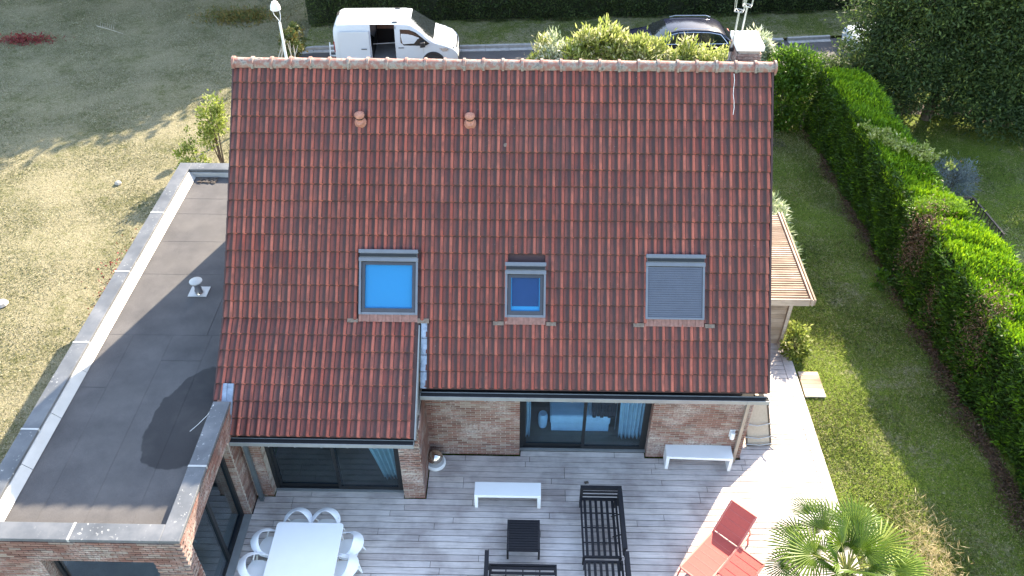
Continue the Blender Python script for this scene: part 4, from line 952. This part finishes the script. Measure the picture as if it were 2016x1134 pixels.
# red creepers
patch('red_creeper','red creeper sprawled on the dark grass at the upper left edge','creeper',(-16.2,22.5,GZ+.06),(1.2,.5,.12),900,.14,.05,M['redleaf'])
patch('red_creeper','dark red creeper beside the left wall of the flat roofed wing','creeper',(-5.05,6.2,GZ+.12),(.9,1.9,.4),2000,.10,.05,M['redleaf'],tb=.45)
patch('green_weeds','patch of dark green weeds in the shaded grass near the lamp','weeds',(-7.3,25.2,GZ+.04),(1.6,.9,.12),1600,.2,.05,M['hedge'],.8,.9)
m=MB().lathe((-7.75,11.26,GZ),[(.09,0),(.12,.04),(.09,.10),(.03,.13)],7); tagm(part('rock',m,M['stone']),'small dark rock on the sunlit dry lawn','rock')
m=MB().lathe((-8.75,5.1,GZ),[(.14,0),(.20,.03),(.15,.10),(.03,.12)],10); tagm(part('pale_stone',m,M['concrete']),'pale stone at the left edge of the lawn','stone')
m=MB().tube([(-13.6,24.1,GZ+.03),(-12.9,23.7,GZ+.06),(-12.1,23.3,GZ+.03)],[.02,.015,.008],5)
for k in range(7): m.tube([(-13.4+.12*k,24.02-.05*k,GZ+.05),(-13.5+.12*k,24.35-.05*k,GZ+.12)],[.01,.004],4)
tagm(part('fallen_branch',m,M['paleBark']),'thin pale fallen branch on the shaded grass at the top left','branch')
m=MB().tube([(-5.0,9.05,GZ+.02),(-5.15,8.5,GZ+.03),(-5.35,8.0,GZ+.02)],[.008,.008,.006],5); tagm(part('straw_stalk',m,M['paleBark']),'thin straw stalk lying on the dry lawn','stalk')
# right side plants
shrub('white_edged_shrub','white edged shrub behind the slatted lean to roof','shrub',(13.0,7.7,GZ),[((0,0,1.5),(.55,.6,.65)),((.35,-.6,1.4),(.35,.5,.5)),((.45,-1.4,1.1),(.3,.45,.4))],2400,.22,.05,M['variegated'],5,updir=.6,spread=.09,clump=20)
shrub('green_shrub','small yellow green shrub at the foot of the timber lean to','shrub',(13.22,3.55,GZ),[((0,0,.35),(.30,.38,.36)),((.05,.2,.6),(.22,.22,.3))],1100,.11,.06,M['palegreen'],4,updir=.3,spread=.06,clump=18,tb=.4)
shrub('small_weed','small dark green weed at the hedge foot','weed',(16.45,6.45,GZ),[((0,0,.18),(.25,.25,.2))],260,.14,.07,M['laurel'],2,spread=.06,tb=.2)
shrub('silver_bush','silvery blue bush on the neighbour lawn behind the hedge','bush',(19.95,11.0,GZ),[((0,0,.6),(.75,.7,.65)),((.2,-.2,1.1),(.4,.4,.35))],3200,.13,.025,M['silver'],6,updir=.6,spread=.09,clump=20)
tr=thing('garden_rail','low dark slatted rail beside the silvery bush on the neighbour lawn','rail',(20.4,9.4,GZ))
m=MB().beam((19.7,10.2,.52),(20.35,10.1,.52),.09,.04).beam((20.35,10.1,.52),(20.5,8.2,.52),.06,.04).beam((20.5,8.2,GZ),(20.5,8.2,.54),.07,.07).beam((20.35,10.1,GZ),(20.35,10.1,.5),.07,.07); part('top_rail',m,M['bronze'],tr)
for k in range(12): a=Vector((20.35,10.1,0)).lerp(Vector((20.5,8.2,0)),(k+.5)/12); part('baluster',MB().box(a.x-.015,a.y-.02,GZ,a.x+.015,a.y+.02,.5),M['bronze'],tr)
patch('dry_ornamental_grass','dry straw coloured grass clump beside the palm','ornamental grass',(14.45,-2.9,.25),(.55,1.3,.55),1500,.2,.012,M['drygrass'],.9)
# trees
def tree(label,base,h,blobs,n,ln,wd,mat,group,tr=.16,clump=45,spread=.28,tb=.45,droop=0,group_name=None,name='tree'):
    t=thing(name,label,'tree',base,group); bx,by,bz=base; P=[];D=[];T=[]; vol=sum(b[1][0]*b[1][1]*b[1][2] for b in blobs)
    for c,r in blobs:
        nb=int(n*r[0]*r[1]*r[2]/vol); nc=max(4,nb//clump); cc,cdir=blob_points(nc,(bx+c[0],by+c[1],bz+c[2]),r,.45); idx=RNG.integers(0,nc,nb)
        sprd=spread*(.6+.8*RNG.random(nc)); p=cc[idx]+RNG.normal(size=(nb,3))*sprd[idx][:,None]*np.array([1,1,.7]); P.append(p); D.append(cdir[idx]*.6+RNG.normal(size=(nb,3))*.7+np.array([0,0,droop])); T.append(np.clip(tb+.20*RNG.normal(size=nc)[idx]+.13*RNG.normal(size=nb),0,1))
    P=np.concatenate(P);D=np.concatenate(D);T=np.concatenate(T); k=P[:,2]>bz+.05
    leafcloud('crown',P[k],D[k],ln*(.6+.8*RNG.random(k.sum())),wd*(.7+.6*RNG.random(k.sum())),T[k],mat,t)
    m=MB(); m.tube([(bx,by,bz-.1),(bx+.1,by,bz+h*.25),(bx,by+.1,bz+h*.55),(bx+.05,by,bz+h*.8)],[tr,tr*.8,tr*.5,tr*.2],9); part('trunk',m,M['bark'],t,smooth=True)
    for c,r in blobs:
        s0=Vector((bx,by,bz+h*random.uniform(.15,.5))); e=Vector((bx+c[0],by+c[1],bz+c[2])); m=MB().tube([s0,s0.lerp(e,.5)+Vector((0,0,.2)),e],[tr*.45,tr*.3,tr*.1],6); part('limb',m,M['bark'],t)
    return t
tree('large dark feathery tree covering the parked white car, left of the pair',(21.2,16.3,GZ),7.5,
 [((-1.2,.2,3.0),(1.6,1.7,1.5)),((-2.6,.2,2.3),(1.0,1.2,1.0)),((-2.8,.4,4.3),(.95,1.2,1.2)),((-1.5,0,5.2),(1.6,1.7,1.5)),((.8,-.2,3.4),(1.6,1.7,1.7)),((.5,0,5.6),(1.6,1.7,1.6)),((-.1,0,7.0),(1.2,1.3,1.2)),((-1.5,-.6,1.5),(1.1,.9,.9)),((.9,-1.0,1.5),(1.2,1.0,.9))],85000,.15,.055,M['darkleaf'],None,.2)
tree('large dark feathery tree in the upper right corner of the view',(24.0,15.9,GZ),7.5,
 [((-.8,0,2.0),(1.6,1.5,1.3)),((.9,-.2,1.7),(1.7,1.5,1.4)),((-.8,0,4.0),(1.8,1.7,1.7)),((1.4,0,4.0),(1.9,1.8,1.8)),((0,0,6.0),(1.9,1.8,1.7)),((-.9,-1.0,1.0),(1.1,1.0,.8)),((1.2,-1.1,1.0),(1.3,1.0,.8)),((3.4,0,3.0),(1.6,1.6,1.8))],80000,.15,.055,M['darkleaf'],None,.2)
shrub('weeping_bush','grey green weeping bush between the laurel and the large tree','bush',(17.35,17.6,GZ),[((0,0,1.0),(1.0,.9,.8)),((.9,-.6,1.2),(.9,.8,.9)),((-.6,.3,.7),(.6,.6,.5))],9000,.15,.035,M['darkleaf'],5,updir=-.2,spread=.12,tb=.6)
shrub('dark_understorey','dark shrubs in the shade under the large trees','bushes',(20.2,16.9,GZ),[((-1.2,-.2,.9),(1.5,1.0,1.0)),((1.2,.3,.8),(1.6,1.1,.9)),((3.8,.3,.8),(1.8,1.1,.9))],14000,.15,.06,M['hedge'],5,spread=.14)
# trees beyond the top of the frame throw the broad shade on the left field
cast=[(-5.5,30.4,13.8,3.3),(-10.2,29.6,15.2,2.9),(-15,30.5,15,3.6),(-2.2,30.0,11.0,2.4),(-1.6,35.2,10.5,3.2),(-6.8,33.8,11.0,3.4),(-11.8,31.8,10.2,3.4),(-16.4,33.0,10.8,3.6),(.5,39.5,11.5,3.6),(-5.5,40.5,12,3.8),(-11.5,39,12,3.8),(-20.5,38,11,4),(-24.5,33.5,10.5,3.6)]
for i,(x,y,h,r) in enumerate(cast):
    tree('%s tree standing past the far edge of the field'%['nearest broad','second nearest broad','tall','slender','first','second','third','fourth','fifth','sixth','seventh','eighth','ninth'][i],(x,y,GZ),h,[((0,0,h*.72),(r,r,r*.95)),((r*.6,0,h*.60),(r*.55,r*.7,r*.6)),((-r*.6,.3,h*.6),(r*.6,r*.7,r*.6))],9500,.42,.26,M['darkleaf'],'trees beyond the top of the view',.3,clump=30,spread=.5)

# palm
pt=thing('fan_palm','fan palm with many radiating green leaves at the bottom right corner of the deck','palm',(12.35,-3.9,GZ))
m=MB(); m.tube([(12.35,-3.9,GZ),(12.38,-3.88,.7),(12.15,-3.80,1.5)],[.15,.13,.11],12); part('trunk',m,M['bark'],pt,smooth=True)
def fan(c,nrm,dirv,Rr,span,nseg,tint,droop=.25):
    m=MB(); c=Vector(c);dirv=Vector(dirv).normalized();nrm=Vector(nrm).normalized(); nrm=(nrm-dirv*nrm.dot(dirv)).normalized(); sd_=dirv.cross(nrm)
    for k in range(nseg):
        a=R(-span/2+span*k/(nseg-1)); L=Rr*(.72+.28*math.cos(a*.8))*random.uniform(.9,1.05); d=dirv*math.cos(a)+sd_*math.sin(a)
        t_=d.cross(nrm).normalized(); w=.019*Rr/.6; fuse=.30
        p0=c+d*.03;p1=c+d*L*fuse;p2=c+d*L*.75-Vector((0,0,droop*L*.12));p3=c+d*L-Vector((0,0,droop*L*.40*random.uniform(.5,1.4)))
        wf=L*fuse*math.tan(R(span/(nseg-1))/2)*1.05; e=nrm*.012
        vs=[p0,p1-t_*wf,p1+e*1.2,p1+t_*wf,p2-t_*w*.8,p2+e,p2+t_*w*.8,p3]
        m.add(vs,[(0,1,2),(0,2,3),(1,4,5,2),(2,5,6,3),(4,7,5),(5,7,6)],min(1,max(0,tint+random.uniform(-.12,.12))))
    return m
hub=Vector((12.15,-3.80,1.5)); k=0
specs=[(150,18,.85,.75),(125,35,.8,.7),(100,20,.95,.72),(78,42,.8,.72),(55,22,.9,.72),(30,35,.75,.75),(8,15,.9,.7),(-15,30,.8,.7),(175,35,.8,.72),(200,12,.9,.7),(225,30,.8,.7),(250,10,.9,.7),(280,30,.8,.7),(310,12,.9,.7),(335,25,.85,.7),(115,62,.6,.7),(40,65,.55,.7),(190,60,.5,.7),(270,65,.5,.7),(345,60,.5,.7),(132,5,1.05,.6),(160,38,.6,.62),(65,5,1.1,.62),(88,58,.4,.6),(20,45,.45,.62),(218,50,.5,.6),(112,12,1.15,.55),(165,-12,.95,.6),(90,-8,.95,.6),(20,-12,.95,.65),(140,-22,.75,.6),(60,-20,.8,.6),(350,-15,.85,.6)]
for az,el,pl_,Rr in specs:
    a=R(az+random.uniform(-6,6)); e_=R(el); d=Vector((math.cos(a)*math.cos(e_),math.sin(a)*math.cos(e_),math.sin(e_))); c=hub+d*pl_*1.06+Vector((0,0,-.05))
    tilt=random.uniform(.1,.5); nrm=Vector((-math.cos(a)*math.sin(e_)+random.uniform(-.3,.3),-math.sin(a)*math.sin(e_)+random.uniform(-.3,.3),math.cos(e_)+.1))
    dd=(d-Vector((0,0,tilt))).normalized()
    f_=part('leaf',fan(c,nrm,dd,Rr*.98,random.choice([150,185,220]),random.randint(20,28),.25+.55*random.random()),M['palm'],pt)
    part('leaf_stalk',MB().tube([hub,hub.lerp(c,.5)+Vector((0,0,.06)),c+dd*.03],[.018,.014,.01],6,t=.95),M['palm'],f_)

# grass blades
def blades(name,label,n,x0,x1,y0,y1,tb,ln,excl=None,mat='blade'):
    P=np.stack([RNG.uniform(x0,x1,n),RNG.uniform(y0,y1,n),np.full(n,GZ)],1)
    if excl is not None: P=P[~excl(P)]
    n=len(P); cl=np.sin(P[:,0]*1.9+np.sin(P[:,1]*1.3)*2)*np.sin(P[:,1]*1.6+np.cos(P[:,0]*1.1)*2); hf=RNG.normal(size=n)
    D=RNG.normal(size=(n,3))*np.array([.8,.8,.1])+np.array([0,0,.55]); T=np.clip(tb+.13*cl+.22*hf,0,1)
    P[:,2]-=.005; L=ln*(.5+RNG.random(n))*(1-.25*T)
    o=leafcloud(name,P,D,L,.02,T,M[mat],tri=True,kind='stuff'); tagm(o,label,'grass'); return o
blades('grass','short dry straw and green grass of the left field',330000,-20,-3.8,-4,27.5,.66,.065,lambda P:(P[:,0]>-3.75)|(P[:,0]<(-9.0-.42*P[:,1]))|((P[:,0]>xl-.02)&(P[:,1]<yb)),'dryblade')
blades('grass','green lawn grass between the deck and the conifer hedge',150000,13.12,17.3,-5,15.4,.48,.07,lambda P:(P[:,0]>16.75)&(P[:,1]>4)|((P[:,0]<13.7)&(P[:,1]>2.0)&(P[:,1]<2.9)))
blades('grass','neighbour lawn grass beyond the conifer hedge',90000,18.2,26,3,15.8,.36,.06)
blades('grass','shaded verge grass between kerb and far hedge',50000,-3.7,22,22.3,25.8,.42,.06,lambda P:(P[:,1]<22.2+.085*np.maximum(P[:,0]-2,0))|(P[:,1]>24.3+.09*(P[:,0]+4)))
for o_ in [o for o in bpy.data.objects if o.name.startswith('grass') and 'verge' in o.get('label','')]: o_.location.z=.13
# ------------------------------------------------------------------ street lamp
lp=thing('street_lamp','white street lamp with a round head rising behind the left end of the ridge','street lamp',(-3.05,17.2,GZ))
x,y=-3.05,17.2
part('pole',MB().tube([(x,y,GZ),(x,y,3.1)],[.06,.045],12),M['whitepl'],lp,smooth=True)
m=MB().tube([(x,y,3.1),(x-.02,y,3.2),(x-.15,y,3.4),(x-.19,y,3.60)],.014,6).tube([(x,y,3.1),(x+.06,y,3.25),(x+.08,y,3.4),(x+.07,y,3.60)],.014,6); part('lamp_bracket',m,M['whitepl'],lp)
part('lamp_head',MB().lathe((x-.06,y,3.58),[(.17,0),(.19,.03),(.17,.16),(.10,.30),(.02,.34)],20),M['whitepl'],lp,smooth=True)

# ------------------------------------------------------------------ vehicles
def loft(stations,levels,route):
    """stations: list of (x, ztop, wscale); levels(z fraction fn) -> list of (y,z) half section; route(i,j)->key"""
    secs=[levels(*s) for s in stations]; m=len(secs[0]); out={}
    def put(key,vs): out.setdefault(key,MB()).add(vs,[tuple(range(len(vs)))])
    for side in (-1,1):
        for i in range(len(secs)-1):
            for j in range(m-1):
                a=secs[i][j];b=secs[i+1][j];c=secs[i+1][j+1];d=secs[i][j+1]
                vs=[(stations[i][0],side*a[0],a[1]),(stations[i+1][0],side*b[0],b[1]),(stations[i+1][0],side*c[0],c[1]),(stations[i][0],side*d[0],d[1])]
                if side==1: vs=vs[::-1]
                key=route(i,j,side)
                if key: put(key,vs)
    for i,rev in ((0,False),(len(secs)-1,True)):
        vs=[(stations[i][0],-p[0],p[1]) for p in secs[i]]+[(stations[i][0],p[0],p[1]) for p in secs[i][::-1]]
        put('body',vs if not rev else vs[::-1])
    return out
def weld(o):
    import bmesh
    bm=bmesh.new(); bm.from_mesh(o.data); bmesh.ops.remove_doubles(bm,verts=bm.verts,dist=.0008); bmesh.ops.recalc_face_normals(bm,faces=bm.faces); bm.to_mesh(o.data); bm.free(); o.data.shade_smooth(); o.data.set_sharp_from_angle(angle=R(32))
def wheel(par,x,y,r,side):
    t=part('wheel',MB().lathe((x,y-side*.11,r),[(r*.6,0),(r*.97,.01),(r,.04),(r,.18),(r*.97,.21),(r*.62,.22)],28,ax=(0,side,0)),M['tyre'],par,smooth=True)
    m=MB().lathe((x,y+side*.095,r),[(r*.62,0),(r*.60,.02),(r*.5,.0),(r*.15,.012),(r*.1,.03)],28,ax=(0,side,0))
    part('rim',m,M['galv'],t,smooth=True)
    m=MB()
    for k in range(6):
        a=2*math.pi*k/6; p=Vector((x+math.cos(a)*r*.42,y+side*.105,r+math.sin(a)*r*.42)); m.lathe(p,[(r*.09,0),(r*.09,.012)],8,ax=(0,side,0))
    part('rim_hole',m,M['dark'],t)
# van
def vlev(x,zt,ws):
    H=1.0*ws; belt=min(1.18,zt-.10); sh=min(1.74,zt-.07); lw=.30 if x<4.9 else .34
    def tw(z): return H*(1 if z<1.15 else 1-.13*((z-1.15)/.75)**1.2)
    return [(H*.93,lw),(H*.99,.48),(H,.62),(H,min(.85,belt-.08)),(tw(belt),belt),(tw((belt+sh)/2),(belt+sh)/2),(tw(sh),sh),(tw(sh)-.055,zt-.025),(tw(sh)*.80,zt-.002),(tw(sh)*.45,zt+.018),(0,zt+.025)]
vs_=[(0,1.68,.90),(.03,1.78,.94),(.09,1.87,.97),(.22,1.93,1),(.7,1.95,1),(1.2,1.955,1),(1.52,1.955,1),(2.0,1.955,1),(2.50,1.95,1),(2.66,1.945,1),(3.02,1.925,1),(3.14,1.90,1),(3.42,1.71,1),(3.75,1.47,1),(4.06,1.26,.995),(4.2,1.205,.99),(4.45,1.13,.98),(4.7,1.03,.955),(4.86,.93,.92),(4.96,.80,.87),(5.02,.66,.80)]
def vroute(i,j,side):
    x=(vs_[i][0]+vs_[i+1][0])/2
    if side==-1 and 1.52<x<2.5 and 0<=j<=6: return None
    if 3.14<x<4.06 and j>=7: return 'windscreen'
    return 'body'
out=loft(vs_,vlev,vroute)
van=thing('delivery_van','white panel van with its side door open, parked behind the ridge','van',(0,0,0))
o=part('body',out['body'],M['carwhite'],van); weld(o)
o=part('windscreen',out['windscreen'],M['glassdark'],van); weld(o)
def sidepanel(pts,yoff,side=-1,th=.012,lev=vlev):  # polygon on van side following tumblehome
    def yy(z): return 1.0*(1 if z<1.15 else 1-.13*((z-1.15)/.75)**1.2)
    m=MB(); n=len(pts); f=[(x,side*(yy(z)+yoff),z) for x,z in pts]; b=[(x,side*(yy(z)+yoff-th),z) for x,z in pts]; fs=[tuple(range(n)),tuple(range(2*n-1,n-1,-1))]+[(i,(i+1)%n,n+(i+1)%n,n+i) for i in range(n)]
    return m.add(f+b,fs)
for sd_ in (-1,1):
    part('side_window',sidepanel([(2.72,1.22),(2.85,1.10),(3.72,1.08),(3.9,1.17),(3.35,1.62),(3.1,1.72),(2.72,1.74)],.006,sd_),M['glassdark'],van)
    part('headlight',sidepanel([(4.28,.96),(4.55,.98),(4.66,.93),(4.6,.84),(4.42,.83)],.004 if sd_<0 else .004,sd_),M['chrome'],van)
part('headlight',MB().obox((4.80,-.80,.87),(.07,.03,-.02),(.02,-.08,0),(0,0,.07)).obox((4.80,.80,.87),(.07,-.03,-.02),(.02,.08,0),(0,0,.07)),M['chrome'],van)
m=MB().box(1.50,-.90,.30,2.52,.88,.36); part('cargo_floor',m,M['galv'],van)
m=MB().box(1.50,.90,.36,2.52,.93,1.8).box(2.525,-.9,.36,2.545,.9,1.85).box(1.48,-.9,.36,1.495,.9,.9); part('cargo_lining',m,M['dark'],van)
part('lining_board',MB().box(1.55,.87,1.02,2.42,.89,1.62),M['cargo'],van)
part('cargo_bar',MB().tube([(1.52,-.5,.95),(2.5,-.5,1.0)],.02,6),M['galv'],van); part('door_step',MB().box(1.6,-.93,.38,2.45,-.90,.42),M['galv'],van)
part('door_track',sidepanel([(.5,1.02),(1.5,1.02),(1.5,1.045),(.5,1.045)],.003),M['galv'],van)
m=sidepanel([(.03,.85),(.07,.85),(.07,1.25),(.03,1.30)],.001); 
part('tail_light',MB().box(-.02,-.93,.8,.05,-.86,1.25),simple('tail_lamp_red',(.25,.02,.02),.3),van)
for x_,yo in ((1.12,.125),(2.62,.02)): part('door_handle',sidepanel([(x_,.985),(x_+.22,.985),(x_+.22,1.015),(x_,1.015)],yo),M['black'],van)
part('sliding_door',sidepanel([(.22,.26),(1.46,.26),(1.46,1.70),(.26,1.70)],.11,th=.04),M['carwhite'],van)
m=MB().obox((3.62,-1.10,1.18),(.10,.02,0),(0,-.10,0),(0,0,.10)).beam((3.6,-.98,1.10),(3.62,-1.06,1.12),.08,.05); part('mirror',m,M['black'],van,bevel=.02)
m=MB().obox((3.62,1.10,1.18),(.10,.02,0),(0,.10,0),(0,0,.10)); part('mirror',m,M['black'],van)
for s_ in (-1,1):
    for x_ in (4.02,.95):
        m=MB(); n=24; pts=[]
        for k in range(n+1): a=math.pi*k/n*1.16-.08*math.pi; pts.append((x_+.43*math.cos(a),s_*.995,.36+.43*math.sin(a)))
        m.tube(pts,.035,6); m.lathe((x_,s_*.90,.36),[(.42,0),(.42,.105)],24,ax=(0,s_,0)); part('wheel_arch',m,M['black'],van)
for x_ in (4.02,.95):
    for s_ in (-1,1): wheel(van,x_,s_*.93,.345,s_)
part('bumper',MB().box(4.90,-.72,.30,5.05,.72,.50).box(-.06,-.85,.32,.05,.85,.48),M['black'],van,bevel=.03)
part('grille',MB().obox((4.985,0,.72),(.012,0,-.05),(0,.55,0),(.0,0,.09)),M['black'],van)
m=MB()
for x_,y_ in ((2.42,-.70),(2.42,.70)): m.box(x_,y_-.03,1.955,x_+.20,y_+.03,1.985)
m.box(.06,.15,1.905,.14,.5,1.925); part('roof_fitting',m,M['black'],van)
part('panel_gap',sidepanel([(2.56,.32),(2.575,.32),(2.575,1.74),(2.56,1.74)],.004),M['galv'],van); part('panel_gap',sidepanel([(3.62,.75),(3.635,.75),(3.635,1.08),(3.62,1.08)],.004),M['galv'],van); part('sill_trim',MB().box(2.56,-1.0,.27,3.5,-.965,.34),M['black'],van)
m=MB()
for x_ in (1.1,1.75): m.box(x_,-.66,1.9785,x_+.012,.66,1.984)
for y_ in (-.72,.72): m.box(.3,y_-.01,1.963,2.9,y_+.01,1.975)
part('roof_seam',m,M['galv'],van)
van.location=(-1.86,20.85,GZ); van.rotation_euler=(0,0,R(2.2))
ld=thing('stepladder','white stepladder standing upright behind the rear of the van','ladder',(-2.05,20.7,GZ))
m=MB().beam((-2.22,20.55,GZ),(-2.20,20.75,.75),.04,.05).beam((-1.83,20.55,GZ),(-1.85,20.75,.75),.04,.05); part('side_rail',m,M['whitepl'],ld)
for k in range(4): part('rung',MB().box(-2.2,20.56+.045*k,.0+.2*k,-1.85,20.64+.045*k,.03+.2*k),M['whitepl'],ld)
# cars
def clev(x,zt,ws):
    H=.92*ws; belt=min(.92,zt-.05); 
    def tw(z): return H*(1 if z<.9 else 1-.22*(z-.9)/.5)
    sh=max(belt+.02,zt-.09) if zt>1.0 else belt+.02
    return [(H*.9,.22),(H,.42),(H*1.0,.65),(H*.985,belt),(tw(sh),sh),(tw(sh)-.06,zt-.02),(tw(sh)*.55,zt+.012),(0,zt+.02)]
cs_=[(0,.68,.82),(.06,.86,.88),(.2,.95,.94),(.5,1.22,.98),(.8,1.37,1),(1.3,1.43,1),(1.9,1.45,1),(2.5,1.43,1),(2.9,1.36,1),(3.2,1.2,1),(3.5,1.02,1),(3.75,.93,1),(4.1,.87,.98),(4.45,.79,.94),(4.65,.68,.87),(4.72,.55,.8)]
def croute(i,j,side):
    x=(cs_[i][0]+cs_[i+1][0])/2
    if 2.85<x<3.6 and j>=4: return 'glass'
    if .15<x<.55 and j>=5: return 'glass'
    if .5<x<3.3 and j==3: return 'glass'
    return 'body'
def car(label,paint,loc,rz,trim=True):
    t=thing('parked_car',label,'car',(0,0,0)); out=loft(cs_,clev,croute); o=part('body',out['body'],paint,t); weld(o); o=part('windows',out['glass'],M['glassdark'],t); weld(o)
    m=MB()
    for s_ in (-1,1):
        pts=[(.42,s_*.905,.93),(.75,s_*.80,1.27),(1.2,s_*.77,1.345),(1.9,s_*.76,1.365),(2.5,s_*.765,1.345),(2.95,s_*.79,1.24),(3.25,s_*.85,1.08),(3.52,s_*.915,.935)]
        m.tube(pts+[(3.5,s_*.915,.925),(.42,s_*.915,.925)],.016,5)
    part('chrome_trim',m,M['chrome'] if trim else M['black'],t)
    m=MB()
    for s_ in (-1,1): m.tube([(.9,s_*.68,1.41),(1.1,s_*.68,1.48),(2.4,s_*.68,1.49),(2.65,s_*.68,1.43)],.014,6)
    part('roof_rail',m,M['chrome'],t)
    m=MB()
    for s_ in (-1,1):
        for x_ in (1.55,2.5): m.beam((x_,s_*.905,.93),(x_,s_*.775,1.36),.05,.02)
    part('door_pillar',m,M['black'],t)
    for s_ in (-1,1): part('mirror',MB().obox((3.2,s_*1.0,.98),(.09,0,0),(0,.08,0),(0,0,.06)),paint,t,bevel=.02); part('headlight',MB().obox((4.52,s_*.66,.66),(.1,-s_*.04,0),(0,.12,0),(0,0,.05)),M['chrome'],t); part('tail_light',MB().obox((.08,s_*.66,.78),(.05,0,0),(0,.14,0),(0,0,.06)),M['redfr'],t)
    for x_ in (.85,3.75):
        for s_ in (-1,1): wheel(t,x_,s_*.84,.33,s_)
    for s_ in (-1,1):
        for x_ in (.85,3.75): part('wheel_arch',MB().lathe((x_,s_*.80,.33),[(.38,0),(.38,.125)],24,ax=(0,s_,0)),M['black'],t)
    t.location=loc; t.rotation_euler=(0,0,rz); return t
car('dark blue estate car with chrome window trim, parked facing left behind the pale shrubs',M['carblack'],(14.75,21.7,GZ),R(182.5))
car('white car half hidden under the large dark tree',M['carwhite'],(24.6,22.6,GZ),R(183.5),False)
